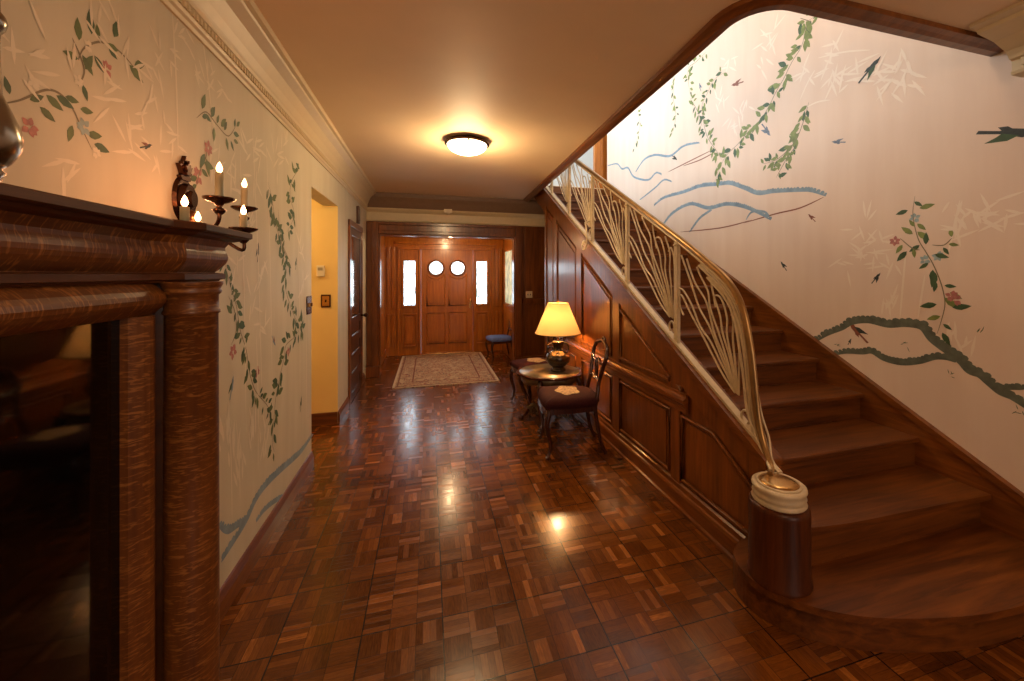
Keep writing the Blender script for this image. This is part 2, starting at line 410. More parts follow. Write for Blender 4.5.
# ------------------------------------------------------------------ painted decoration, laid onto a wall mesh
class Mural:
    "flat painted motifs in the same mesh as the wall; slots: see lists below"
    def __init__(self, mb, X, side, d0=0.0004):
        self.mb = mb; self.X = X; self.side = side; self.n = 0; self.d0 = d0
    def poly(self, slot, pts):          # pts in (y, z)
        self.n += 1
        x = self.X + self.side*(self.d0 + (self.n % 101)*0.000009)
        self.mb.cur = slot
        self.mb.add([(x, p[0], p[1]) for p in pts], [tuple(range(len(pts)))]); self.mb.cur = 0
    def P(self, px, py): return on_x(px, py, self.X)[1:]
    def leaf(self, slot, c, ang, ln, wd):
        pts = []
        for t, w_ in ((0,0),(0.2,0.7),(0.45,1),(0.75,0.6),(1,0),(0.75,-0.6),(0.45,-1),(0.2,-0.7)):
            a, b = t*ln, w_*wd/2
            pts.append((c[0]+a*math.cos(ang)-b*math.sin(ang), c[1]+a*math.sin(ang)+b*math.cos(ang)))
        self.poly(slot, pts)
    def stroke(self, slot, pts, wd, taper=True, sm=5):
        P = [Vector((p[0], p[1])) for p in spline([(a,b,0) for a,b in pts], sm)]
        n = len(P); L_, R_ = [], []
        for i, p in enumerate(P):
            t = (P[min(i+1,n-1)]-P[max(i-1,0)]).normalized(); q = Vector((-t.y,t.x))
            k = wd/2*(1-abs(2*i/(n-1)-1)**3*(0.8 if taper else 0))
            L_.append(p+q*k); R_.append(p-q*k)
        for i in range(n-1):
            self.poly(slot, [L_[i],L_[i+1],R_[i+1],R_[i]])
            self.n -= 1
        self.n += 1
        return P
    def vine(self, px_pts, slots, ln, wd=None, dens=1.0, stem=1, stemw=0.006):
        "slots: list of leaf slots to choose from"
        wd = wd or ln*0.44
        P = self.stroke(stem, [self.P(*p) for p in px_pts], stemw, sm=8)
        acc = 0
        for i in range(len(P)-1):
            t = P[i+1]-P[i]; a0 = math.atan2(t.y, t.x); acc += t.length
            while acc > ln*0.42/dens:
                acc -= ln*0.42/dens
                s = random.choice((-1,1)); a = a0+s*random.uniform(0.4,1.3)+random.choice((0,PI))*(random.random()<0.3)
                k = random.uniform(0.65,1.2); off = Vector((math.cos(a),math.sin(a)))*ln*random.uniform(0,0.9)
                self.leaf(random.choice(slots), P[i]+off*0.6, a+random.uniform(-0.5,0.5), ln*k, wd*k)
    def flower(self, slot, px, py, r):
        c = self.P(px, py)
        for k in range(6):
            a = k*PI/3+random.random(); self.leaf(slot, (c[0]+0.15*r*math.cos(a), c[1]+0.15*r*math.sin(a)), a, r, r*0.75)
    def bamboo(self, slot, px, py, n, ln, base=None, spread=1.0):
        c = self.P(px, py)
        for k in range(n):
            a = (base if base is not None else random.uniform(0, 2*PI))+random.uniform(-1,1)*spread
            self.leaf(slot, (c[0]+random.uniform(-1,1)*ln*0.5, c[1]+random.uniform(-1,1)*ln*0.5), a, ln*random.uniform(0.6,1.2), ln*0.13)
    def bird(self, slot, px, py, size, ang, slot2=None):
        c = self.P(px, py); ca, sa = math.cos(ang), math.sin(ang)
        def T(p): return (c[0]+size*(p[0]*ca-p[1]*sa), c[1]+size*(p[0]*sa+p[1]*ca))
        self.poly(slot, [T(p) for p in ((-1.1,-0.1),(-0.4,-0.08),(-0.1,-0.18),(0.3,-0.16),(0.55,-0.03),(0.75,0.0),(0.55,0.1),(0.35,0.17),(0,0.1),(-0.4,0.04),(-1.15,0.04))])
        self.poly(slot2 if slot2 is not None else slot, [T(p) for p in ((0.25,0.08),(-0.05,0.30),(-0.75,0.42),(-0.45,0.18),(-0.3,0.02))])
        self.poly(slot, [T(p) for p in ((0.1,-0.1),(-0.2,-0.26),(-0.5,-0.22),(-0.3,-0.06))])
    def ridge(self, slot, px_pts, wd, bumps=True):
        P = self.stroke(slot, [self.P(*p) for p in px_pts], wd, sm=8)
        if bumps:
            acc = 0
            for i in range(len(P)-1):
                sg = P[i+1]-P[i]; m_ = max(1, int(sg.length/(wd*0.5))); t = sg.normalized(); q = Vector((-t.y,t.x))
                if q.y < 0: q = -q
                if m_ == 1:
                    acc += sg.length
                    if acc < wd*0.55: continue
                    acc = 0
                for j_ in range(m_):
                    c = P[i]+sg*(j_/m_)+q*wd*0.35; r = wd*random.uniform(0.3,0.5)
                    self.poly(slot, [(c.x+r*math.cos(k*PI/4), c.y+r*math.sin(k*PI/4)*0.8) for k in range(8)])

# ================================================================== THE SETTING
YN = -4.0
struct(MB().box(-2.9, 2.9, YN, YD+0.1, -0.12, 0).build('floor', M['floor']), 'polished brown block parquet floor of the hall', 'floor')

# --- ceiling slab with the rounded stair well
HX, HY = 1.375, 1.43
hole = [(1.56, 6.35), (HX+0.02, 1.95)]
r_ = 0.16
for k in range(9):
    a = PI + k*PI/16
    hole.append((HX+r_+r_*math.cos(a), HY+r_+r_*math.sin(a)))
hole += [(XR+0.0, HY)]
hole += [(XR+0.0, 6.35)]
def plate_with_hole(outer, inner, z0, z1):
    me = bmesh.new(); vo = [me.verts.new((x,y,z0)) for x,y in outer]; vi = [me.verts.new((x,y,z0)) for x,y in inner]
    es = [me.edges.new((vo[i],vo[(i+1)%len(vo)])) for i in range(len(vo))]+[me.edges.new((vi[i],vi[(i+1)%len(vi)])) for i in range(len(vi))]
    bmesh.ops.triangle_fill(me, use_beauty=True, edges=es, use_dissolve=False)
    g = bmesh.ops.extrude_face_region(me, geom=me.faces[:])
    bmesh.ops.translate(me, verts=[q for q in g['geom'] if isinstance(q, bmesh.types.BMVert)], vec=(0,0,z1-z0))
    mb = MB(); me.verts.index_update(); mb.add([v.co[:] for v in me.verts], [[v.index for v in f.verts] for f in me.faces]); me.free()
    return mb
cm = plate_with_hole([(-2.9,YN),(XR+0.15,YN),(XR+0.15,7.0),(-2.9,7.0)], hole[:-2]+[(XR+0.07,HY),(XR+0.07,6.35)], ZC, ZC+0.26)
struct(cm.build('ceiling', M['ceil']), 'warm beige hall ceiling with a rounded stair well cut into it', 'ceiling')
# wooden trim round the edge of the well, under the ceiling
tp = hole[:-1]
tb = MB(); tb.sweep(tp, [(0.0,ZC+0.26),(0.0,ZC-0.022),(0.012,ZC-0.034),(0.05,ZC-0.034),(0.07,ZC-0.026),(0.095,ZC-0.020),(0.10,ZC+0.001)], side=1, cap=True)
struct(tb.build('trim_1', M['woodY']), 'dark wooden moulding round the edge of the stair well', 'trim')

# --- left wall with the decorated silk paper, cut by the side passage and by the glazed door
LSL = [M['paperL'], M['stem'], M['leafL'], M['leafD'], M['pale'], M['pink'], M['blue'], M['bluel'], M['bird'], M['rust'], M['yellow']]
YO0, YO1, ZO = 3.56, 4.52, 2.21
lw = MB()
lw.box(XL-0.14, XL, YN, YO0, 0, ZC); lw.box(XL-0.14, XL, YO0, YO1, ZO, ZC); lw.box(XL-0.14, XL, YO1, YB, 0, ZC)
mu = Mural(lw, XL, 1)
# blossoming branch above the mantel
mu.vine([(0,104),(20,100),(45,90),(60,94),(72,108),(80,125),(92,150)], [2,3], 0.055, dens=0.75)
mu.vine([(78,60),(84,48),(98,42),(112,46),(124,56),(136,70)], [2,3], 0.06, dens=0.9)
mu.vine([(78,86),(84,72),(80,56),(72,38)], [2,3], 0.06, dens=0.9)
for q in ((107,69),(29,127)): mu.flower(5, q[0], q[1], 0.021)
for q in ((84,127),): mu.flower(7, q[0], q[1], 0.022)
for q in ((78,80),(33,82),(96,153),(88,46)): mu.flower(4, q[0], q[1], 0.015)
mu.bird(8, 147, 146, 0.035, 0.4, 9)
mu.vine([(196,118),(206,112),(216,124),(228,136),(236,125)], [2,3], 0.07, dens=1.1)
mu.vine([(204,140),(206,155),(200,170),(196,186)], [2,3], 0.07, dens=0.8)
mu.flower(5, 208, 148, 0.03); mu.flower(5, 198, 176, 0.035)
mu.vine([(300,168),(292,180),(290,196),(294,215),(287,232)], [2,3], 0.075, dens=1.3)
mu.vine([(268,182),(272,200),(276,225),(282,245),(287,262),(285,285),(290,305),(296,320),(303,330)], [2,3], 0.08, dens=1.4)
mu.vine([(304,318),(296,335),(286,345),(284,358),(280,375),(276,395),(274,415),(272,440),(274,452)], [2,3], 0.08, dens=1.4)
mu.vine([(222,250),(230,285),(236,305),(240,330),(246,350),(250,375),(256,392),(266,404),(272,414)], [2,3], 0.06, dens=1.2)
mu.vine([(278,210),(281,240),(290,262)], [2,3], 0.07, dens=0.8)
mu.vine([(231,345),(236,330),(234,310),(228,296)], [2,3], 0.06, dens=0.6)
mu.flower(5, 233, 352, 0.035); mu.flower(5, 257, 372, 0.03); mu.flower(5,288,352,0.03)
mu.bird(8, 258, 250, 0.06, 1.4); mu.bird(6, 232, 385, 0.06, 1.2, 3); mu.bird(6, 274, 342, 0.05, -0.9, 9); mu.bird(3, 301, 402, 0.06, 1.3)
mu.bird(3, 296, 262, 0.05, 1.3)
# silvery bamboo behind the vines
random.seed(21)
for q in [(95,20),(120,40),(150,60),(165,45),(180,25),(110,95),(135,115),(150,90),(170,130),(60,60),(20,60),(75,170),(125,150),(160,155),(195,60),(210,80),(225,95),(215,160),(232,170)]:
    mu.bamboo(4, q[0], q[1], 6, 0.085)
for q in [(250,150),(255,175),(262,150),(275,160),(283,150),(250,230),(262,270),(240,260),(255,300),(262,330),(300,250),(304,285),(236,200),(245,210)]:
    mu.bamboo(4, q[0], q[1], 6, 0.12)
for x0, y0, x1, y1 in ((172,10,178,150),(200,20,215,150),(252,120,262,400),(240,150,246,430),(266,140,272,380),(228,400,232,520),(297,190,300,420),(256,330,258,470),(236,420,240,500),(305,300,306,420)):
    mu.stroke(4, [mu.P(x0,y0), mu.P((x0+x1)/2+1,(y0+y1)/2), mu.P(x1,y1)], 0.009)
for q in [(226,440),(232,455),(240,470),(250,440),(262,450)]: mu.bamboo(4, q[0], q[1], 8, 0.14, PI/2, 0.5)
# rocky ridge near the floor
mu.ridge(6, [(221,562),(233,542),(246,520),(256,498),(266,484),(280,470),(294,458),(303,449),(313,434)], 0.042)
mu.ridge(6, [(219,526),(228,530),(238,524),(246,520)], 0.035)
mu.ridge(6, [(256,522),(264,510),(276,500),(290,494),(303,484)], 0.03)
LW = lw.build('wall_left', LSL, recalc=False); struct(LW, 'left wall papered in silver-beige silk painted with vines', 'wall')
# the side passage: yellow walls beyond the opening
sp = MB(); sp.box(-2.7, XL-0.14, YO1, YO1+0.12, 0, 2.6); sp.box(XL-0.14, XL-0.001, YO1-0.004, YO1+0.001, 0, ZO)
sp.box(-2.82, -2.7, YO0-0.5, YO1+0.12, 0, 2.6)
struct(sp.build('wall_passage', M['yellow']), 'yellow painted wall seen through the side opening', 'wall')
sp = MB(); sp.box(-2.7, XL-0.14, YO0-0.5, YO0-0.38, 0, 2.6)
struct(sp.build('wall_passage_near', M['yellow']), 'near wall of the yellow side passage', 'wall')
sp = MB(); sp.box(-2.82, XL-0.14, YO0-0.5, YO1+0.12, 2.45, 2.57)
struct(sp.build('ceiling_passage', M['yellow']), 'ceiling of the yellow side passage', 'ceiling')
bb = MB(); bb.box(-2.7, XL+0.0, YO1-0.022, YO1-0.004, 0, 0.125)
struct(bb.build('baseboard_passage', M['woodX'], bevel=0.004), 'brown baseboard under the yellow wall', 'baseboard')
# cornice along the left wall and the back wall
cor = [(0,2.46),(0.010,2.46),(0.014,2.475),(0.008,2.48),(0.018,2.488),(0.022,2.50),(0.016,2.505),(0.016,2.535),(0.024,2.54),(0.028,2.555),(0.034,2.565),(0.05,2.60),(0.08,2.65),(0.12,2.68),(0.125,2.69),(0.145,2.695),(0.15,ZC),(0,ZC)]
cm = MB(); cm.sweep([(XL,YN),(XL,YB)], cor, side=1)
y = 0.2
while y < 6.4:
    cm.box(XL+0.015, XL+0.024, y, y+0.014, 2.508, 2.532); y += 0.028
struct(cm.build('trim_2', M['cornice']), 'cream cornice along the left wall with a fine bead course', 'trim')
bb = MB(); prof = [(0,0),(0.018,0),(0.018,0.085),(0.012,0.10),(0.006,0.118),(0,0.125)]
bb.sweep([(XL,1.3),(XL,YO0)], prof); bb.sweep([(XL,YO1),(XL,5.04)], prof); bb.sweep([(XL,5.99),(XL,6.2)], prof)
struct(bb.build('baseboard_left', M['woodY']), 'narrow brown baseboard under the papered wall', 'baseboard')

# --- right wall beside the stairs, two storeys high, painted silk
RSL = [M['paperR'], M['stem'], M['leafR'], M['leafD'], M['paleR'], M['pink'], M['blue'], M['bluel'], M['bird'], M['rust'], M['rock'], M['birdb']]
rw = MB(); rw.box(XR, XR+0.14, YN, 6.27, 0, 5.4)
mr = Mural(rw, XR, -1)
random.seed(5)
G = [2,2,2,3]
mr.vine([(822,14),(808,22),(802,45),(792,62),(784,78),(776,92),(768,108),(760,120),(748,132),(738,144),(726,156),(719,170),(715,182)], G, 0.095, dens=2.0)
mr.vine([(800,18),(812,22)], G, 0.09, dens=2)
mr.vine([(809,102),(804,120),(797,138),(788,150),(776,160),(763,164)], G, 0.085, dens=1.8)
mr.vine([(797,144),(786,160),(776,178)], G, 0.085, dens=1.5)
mr.vine([(725,72),(714,80),(708,92),(702,106),(704,124),(708,138),(716,150),(722,160)], G, 0.085, dens=1.4)
mr.vine([(690,98),(698,112),(702,126)], G, 0.08, dens=1)
mr.vine([(706,52),(696,62),(688,70),(690,95)], G, 0.075, dens=1)
mr.vine([(676,70),(673,95),(676,115),(672,135)], G, 0.075, dens=0.7)
mr.vine([(636,108),(640,125),(634,150)], G, 0.07, dens=0.5)
mr.vine([(915,196),(913,215),(918,238),(926,252),(932,262),(938,275),(943,290),(945,305),(941,322),(937,334)], [3,3,2], 0.078, 0.032, dens=0.85)
mr.vine([(900,238),(912,248),(920,250)], [3,2], 0.07, 0.03, dens=0.8)
mr.vine([(932,245),(944,245),(952,238)], [3,2], 0.07, 0.03, dens=0.8)
for q in ((952,296),(895,241),(956,300)): mr.flower(5, q[0], q[1], 0.03)
for q in ((925,260),(938,256),(915,218)): mr.flower(7, q[0], q[1], 0.028)
for q in [(770,40),(765,60),(830,50),(838,70),(850,75),(835,85),(805,75),(890,75),(900,82),(880,80),(905,65),(720,100),(730,60),(745,105),(735,120),(650,110),(655,85)]:
    mr.bamboo(4, q[0], q[1], 7, 0.14)
for q in [(862,225),(868,242),(880,235),(865,258),(850,262),(960,205),(970,215),(985,222),(1000,215),(1010,208),(965,225),(890,262),(870,262)]:
    mr.bamboo(4, q[0], q[1], 5, 0.12)
for q in [(885,310),(890,305),(960,350),(950,345)]: mr.bamboo(4, q[0], q[1], 5, 0.11, PI/2, 0.8)
for x0,y0,x1,y1 in ((906,250,900,318),(925,275,918,318),(960,200,948,255)):
    mr.stroke(4, [mr.P(x0,y0), mr.P((x0+x1)/2,(y0+y1)/2), mr.P(x1,y1)], 0.012)
for q in [(815,70,800,100),(818,58,870,50),(830,100,805,108)]:
    mr.stroke(4, [mr.P(q[0],q[1]), mr.P((q[0]+q[2])/2,(q[1]+q[3])/2-2), mr.P(q[2],q[3])], 0.012)
# rocks
mr.ridge(6, [(654,206),(664,198),(684,192),(700,186),(718,184),(730,183),(745,188),(758,193),(775,191),(800,190),(812,191),(826,196)], 0.038)
mr.ridge(6, [(660,230),(672,214),(690,204),(708,208),(726,204),(742,206),(757,212),(771,220)], 0.036)
mr.ridge(6, [(690,232),(700,218),(712,210)], 0.025); mr.ridge(6, [(746,220),(752,212),(765,212),(771,220)], 0.02, False)
mr.ridge(6, [(636,172),(644,160),(655,155),(670,156),(684,146),(700,143)], 0.026)
mr.ridge(6, [(608,166),(617,164),(622,169),(628,168),(634,177),(648,180),(656,173),(662,175)], 0.024)
mr.ridge(6, [(640,200),(655,188),(664,180),(672,182)], 0.02)
for pts in ([(683,166),(700,160),(715,152)], [(744,223),(775,214),(800,208),(824,197)], [(668,172),(688,162),(712,150)], [(680,232),(720,228),(752,220)]):
    mr.stroke(9, [mr.P(*p) for p in pts], 0.012)
mr.ridge(10, [(815,342),(828,334),(842,328),(852,322),(868,320),(888,324),(905,323),(922,326),(932,338),(942,346),(952,353),(962,361),(970,370),(980,374),(990,383),(1000,392),(1012,398),(1026,408)], 0.052)
mr.ridge(10, [(831,356),(845,352),(862,352),(872,351),(884,358),(900,362),(918,361),(934,357),(946,358),(956,362)], 0.04)
mr.ridge(10, [(1002,390),(1010,387),(1026,388)], 0.03)
mr.bird(8, 872, 67, 0.10, 2.45, 3); mr.bird(8, 1012, 133, 0.13, 3.45, 3); mr.bird(11, 837, 142, 0.06, 0.3); mr.bird(8, 783, 265, 0.055, 0.9)
mr.bird(8, 877, 277, 0.05, 2.2); mr.bird(11, 767, 131, 0.09, -2.2); mr.bird(9, 736, 84, 0.09, 0.2); mr.bird(9, 856, 330, 0.10, 0.75, 8)
mr.bird(9, 811, 217, 0.05, 0.8); mr.bird(8, 675, 158, 0.08, -2.5); mr.bird(11, 700, 86, 0.06, 1.3); mr.bird(8, 850, 341, 0.03, 2)
for q in ((905,345),(835,345),(950,376),(1020,413),(980,330)): mr.bamboo(3, q[0], q[1], 4, 0.03)
struct(rw.build('wall_right', RSL, recalc=False), 'tall pink-beige wall painted with rocks, birds and flowering vines beside the stairs', 'wall')
# crown moulding on the right wall, ending at the stair well
cr = MB(); zc = ZC
crp = [(0,2.52),(0.085,2.52),(0.09,2.535),(0.08,2.54),(0.08,2.59),(0.092,2.595),(0.10,2.595),(0.11,2.61),(0.13,2.63),(0.22,2.665),(0.34,2.685),(0.35,2.70),(0.40,2.705),(0.40,ZC),(0,ZC)]
cr.sweep([(XR,1.30),(XR,YN)], crp, side=1)
y = 1.26
while y > -0.2:
    cr.box(XR-0.096, XR-0.08, y-0.016, y, 2.553, 2.588); y -= 0.034
struct(cr.build('trim_3', M['cornice']), 'cream dentil crown moulding at the top right of the stair wall', 'trim')
# --- room shell behind the camera and upstairs
ws = MB(); ws.box(-2.9, 1.0, YN-0.14, YN, 0, ZC); ws.box(2.8, XR+0.14, YN-0.14, YN, 0, ZC); ws.box(1.0, 2.8, YN-0.14, YN, 0, 0.7); ws.box(1.0, 2.8, YN-0.14, YN, 2.4, ZC)
struct(ws.build('wall_near', M['paperR'], recalc=True), 'papered wall of the room behind the viewer', 'wall')
up = MB()
up.box(-0.14, 0.0, 1.0, 4.8, ZC+0.26, 5.4); up.box(-0.14, 0.0, 6.2, 8.6, ZC+0.26, 5.4)
up.box(-0.14, 0.0, 4.8, 6.2, ZC+0.26, 3.35); up.box(-0.14, 0.0, 4.8, 6.2, 4.95, 5.4)
up.box(-0.14, XR+0.14, 0.9, 1.02, ZC+0.26, 5.4)
up.box(-0.14, 4.4, 8.5, 8.62, ZC+0.2, 5.4)
up.box(4.3, 4.42, 6.3, 8.6, ZC+0.2, 5.4)
struct(up.build('wall_upstairs', M['upper']), 'pale painted wall of the upstairs landing', 'wall')
struct(MB().box(-0.14, 4.42, 0.9, 8.6, 5.4, 5.5).build('ceiling_upstairs', M['upper']), 'pale ceiling over the upstairs landing', 'ceiling')
uf = MB(); uf.box(-0.14, 4.4, 7.0, 8.6, 2.74, 17*RISE); uf.box(XR+0.14, 4.4, 6.2, 7.0, 2.74, 17*RISE)
uf.box(1.56, XR+0.14, 6.36, 7.0, ZC+0.26-0.01, 17*RISE)
struct(uf.build('floor_upstairs', M['woodX']), 'wooden floor of the upstairs landing', 'floor')
ut = MB(); ut.box(XR-0.18, XR+0.17, 6.37, 6.45, 17*RISE, 5.2); ut.box(XR-0.06, XR-0.03, 6.355, 6.371, 17*RISE, 5.2)
struct(ut.build('trim_4', M['door'], bevel=0.004), 'orange-brown wooden casing at the top of the stairs', 'trim')

# --- back wall with the cased opening
OX0, OX1, OZ = -0.70, 1.33, 2.10
bw = MB(); bw.box(XL-0.14, OX0-0.10, YB, YB+0.12, 0, 2.33); bw.box(OX1+0.10, 2.0, YB, YB+0.12, 0, 2.33); bw.box(OX0-0.10, OX1+0.10, YB, YB+0.12, OZ+0.1, 2.33)
bw.box(XL-0.14, XR, YB, YB+0.12, 2.33, ZC+0.2)
struct(bw.build('wall_back', M['wood']), 'wood panelled wall round the cased opening to the vestibule', 'wall')
tw = MB()
# casing: pilasters, head, fluted band
tw.box(XL+0.001, OX0-0.11, YB-0.06, YB, 0.16, 2.30); tw.box(OX0-0.12, OX0-0.02, YB-0.085, YB+0.12, 0.16, 2.30); tw.box(OX0-0.02, OX0, YB-0.05, YB+0.12, 0.16, OZ)
tw.box(XL+0.001, OX0, YB-0.12, YB+0.12, 0, 0.16)
tw.box(OX1+0.02, OX1+0.12, YB-0.085, YB+0.12, 0.16, 2.30); tw.box(OX1, OX1+0.02, YB-0.05, YB+0.12, 0.16, OZ)
tw.box(OX1, OX1+0.13, YB-0.105, YB+0.12, 0, 0.16)
tw.box(OX0-0.02, OX1+0.02, YB-0.085, YB+0.12, OZ+0.02, OZ+0.07); tw.box(OX0-0.02, OX1+0.02, YB-0.06, YB+0.001, OZ+0.07, OZ+0.16)
tw.box(OX0-0.02, OX1+0.02, YB-0.05, YB+0.12, OZ, OZ+0.02); tw.box(OX0-0.02, OX1+0.02, YB-0.084, YB, OZ+0.16, OZ+0.20)
struct(tw.build('trim_5', M['wood'], bevel=0.005), 'red-brown wooden casing and head round the wide opening', 'trim')
# panel wall between the opening and the stairs
pw = MB(); x0, x1 = OX1+0.13, 1.98
pw.box(x0, x0+0.035, YB-0.03, YB, 0.16, 2.3)
for z0, z1 in ((0.22,1.02),(1.12,2.26)):
    pw.box(x0+0.06, x1, YB-0.012, YB, z0, z1)
pw.box(x0, x1, YB-0.03, YB, 1.03, 1.11); pw.box(x0, x1, YB-0.035, YB, 0, 0.16)
struct(pw.build('trim_6', M['wood'], bevel=0.004), 'dark panelled strip of wall between opening and stairs', 'trim')
ct = MB()
ct.sweep([(XL,YB),(XR,YB)], [(0,2.31),(0.02,2.31),(0.03,2.33),(0.035,2.44),(0.05,2.455),(0.085,2.48),(0.095,2.50),(0.085,2.505),(0,2.505)], side=1)
struct(ct.build('trim_7', M['cornice'], bevel=0.002), 'cream fascia moulding over the opening', 'trim')
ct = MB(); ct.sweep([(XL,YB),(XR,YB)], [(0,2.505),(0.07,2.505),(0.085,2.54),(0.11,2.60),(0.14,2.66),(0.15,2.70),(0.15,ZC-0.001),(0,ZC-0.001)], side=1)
struct(ct.build('trim_8', M['cove']), 'beige cove above the cream fascia, its shade painted in as brown', 'trim')

# --- vestibule
vx0, vx1, vz = -0.78, 1.42, 2.20
vw = MB(); vw.box(vx0-0.12, vx0, YB+0.12, YD+0.1, 0, vz+0.1)
for z0, z1 in ((0.20,0.85),(0.98,1.98)):
    vw.box(vx0, vx0+0.012, YB+0.30, YD-0.15, z0, z1)
vw.box(vx0, vx0+0.02, YB+0.12, YD, 0, 0.14)
struct(vw.build('wall_vestibule_left', M['door'], bevel=0.004), 'left panelled side wall of the vestibule', 'wall')
vw = MB(); vw.box(vx1, vx1+0.12, YB+0.12, YD+0.1, 0, vz+0.1)
vw.box(vx1-0.012, vx1, YB+0.30, YD-0.15, 0.20, 0.85); vw.box(vx1-0.02, vx1, YB+0.12, YD, 0, 0.14)
struct(vw.build('wall_vestibule_right', M['door'], bevel=0.004), 'right side wall of the vestibule with a tall glazed light', 'wall')
wd = MB()
for a, b_, c_, d_ in ((YB+0.30,YB+0.36,0.92,2.0),(YD-0.30,YD-0.24,0.92,2.0),(YB+0.30,YD-0.24,0.92,0.98),(YB+0.30,YD-0.24,1.94,2.0)):
    wd.box(vx1-0.03, vx1, a, b_, c_, d_)
wfr = wd.build('window_1', M['door'], bevel=0.003); struct(wfr, 'side window of the vestibule in a wooden frame', 'window')
pn = MB().box(vx1-0.012, vx1-0.004, YB+0.36, YD-0.30, 0.98, 1.94).build('pane', pane_mat('side_daylight_glass', (0.60,0.55,0.28), 0.55), wfr)
struct(MB().box(vx0-0.12, vx1+0.12, YB+0.12, YD+0.1, vz, vz+0.12).build('ceiling_vestibule', M['door']), 'varnished wooden ceiling of the vestibule', 'ceiling')
# front wall of the vestibule: wood around door and sidelights
dx0, dx1, dz = -0.145, 0.825, 1.98
fw = MB()
def frame_rect(mb, x0, x1, z0, z1, ya, yb, w_):
    mb.box(x0, x0+w_, ya, yb, z0, z1); mb.box(x1-w_, x1, ya, yb, z0, z1); mb.box(x0+w_, x1-w_, ya, yb, z0, z0+w_); mb.box(x0+w_, x1-w_, ya, yb, z1-w_, z1)
def sidelight(x0, x1, gx0, gx1):
    fw.box(x0, gx0, YD, YD+0.05, 0, dz); fw.box(gx1, x1, YD, YD+0.05, 0, dz)
    fw.box(gx0, gx1, YD, YD+0.05, 0, 0.93); fw.box(gx0, gx1, YD, YD+0.05, 1.77, dz)
    frame_rect(fw, gx0-0.03, gx1+0.03, 0.90, 1.80, YD-0.026, YD, 0.03)
    frame_rect(fw, gx0-0.03, gx1+0.03, 0.16, 0.78, YD-0.024, YD, 0.024)
    fw.box(gx0+0.03, gx1-0.03, YD-0.024, YD, 0.22, 0.72)
sidelight(-0.52, dx0-0.04, -0.455, -0.245); sidelight(dx1+0.04, 1.19, 0.895, 1.10)
fw.box(dx0-0.04, dx0, YD-0.03, YD+0.05, 0, dz+0.04); fw.box(dx1, dx1+0.04, YD-0.03, YD+0.05, 0, dz+0.04)
fw.box(vx0, vx1, YD, YD+0.05, dz, vz); fw.box(vx0, -0.52, YD, YD+0.05, 0, dz); fw.box(1.19, vx1, YD, YD+0.05, 0, dz)
fw.box(-0.56, 1.23, YD-0.035, YD, dz, dz+0.055); fw.box(-0.60, 1.27, YD-0.05, YD, dz+0.10, dz+0.15)
fw.box(-0.56, -0.52, YD-0.035, YD, 0, dz); fw.box(1.19, 1.23, YD-0.035, YD, 0, dz)
for a in (-0.74, -0.66):   # reeded pilasters each side
    fw.box(a, a+0.05, YD-0.025, YD, 0.16, 0.78); fw.box(a, a+0.05, YD-0.025, YD, 0.88, 2.02)
for a in (1.27, 1.345):
    fw.box(a, a+0.05, YD-0.025, YD, 0.16, 0.78); fw.box(a, a+0.05, YD-0.025, YD, 0.88, 2.02)
struct(fw.build('wall_front', M['door'], bevel=0.004), 'panelled wooden wall holding the front door and its sidelights', 'wall')
for k, (a, b_) in enumerate(((-0.455,-0.245),(0.895,1.10))):
    pf = MB(); frame_rect(pf, a, b_, 0.93, 1.77, YD+0.012, YD+0.03, 0.008)
    for t in (0.35, 0.65): pf.box(a+(b_-a)*t-0.004, a+(b_-a)*t+0.004, YD+0.012, YD+0.018, 0.93, 1.77)
    pf.box(a, b_, YD+0.012, YD+0.018, 1.164, 1.172); pf.box(a, b_, YD+0.012, YD+0.018, 1.52, 1.528)
    for t in (0.2, 0.5, 0.8): pf.lathe([(0,-0.02),(0.016,-0.006),(0.016,0.006),(0,0.02)], (a+(b_-a)*t, YD+0.015, 1.08 if t != 0.5 else 1.26), 10)
    wo = pf.build('window_%d' % (k+2), M['bronze']); struct(wo, ('left' if k == 0 else 'right')+' leaded sidelight beside the front door', 'window')
    MB().box(a, b_, YD+0.02, YD+0.026, 0.93, 1.77).build('pane', M['pane'], wo)
# front door: two round lights over shaped panels
DR = empty('door_1', (0.34, YD, 0)); struct(DR, 'red-brown front door with two round windows and raised panels', 'door')
def arc(cx, cz, r, a0, a1, n): return [(cx+r*math.cos(a0+(a1-a0)*k/n), cz+r*math.sin(a0+(a1-a0)*k/n)) for k in range(n+1)]
ccs = (0.129, 0.535); RW = 0.135; zr = 1.635
db = MB(); n = 24
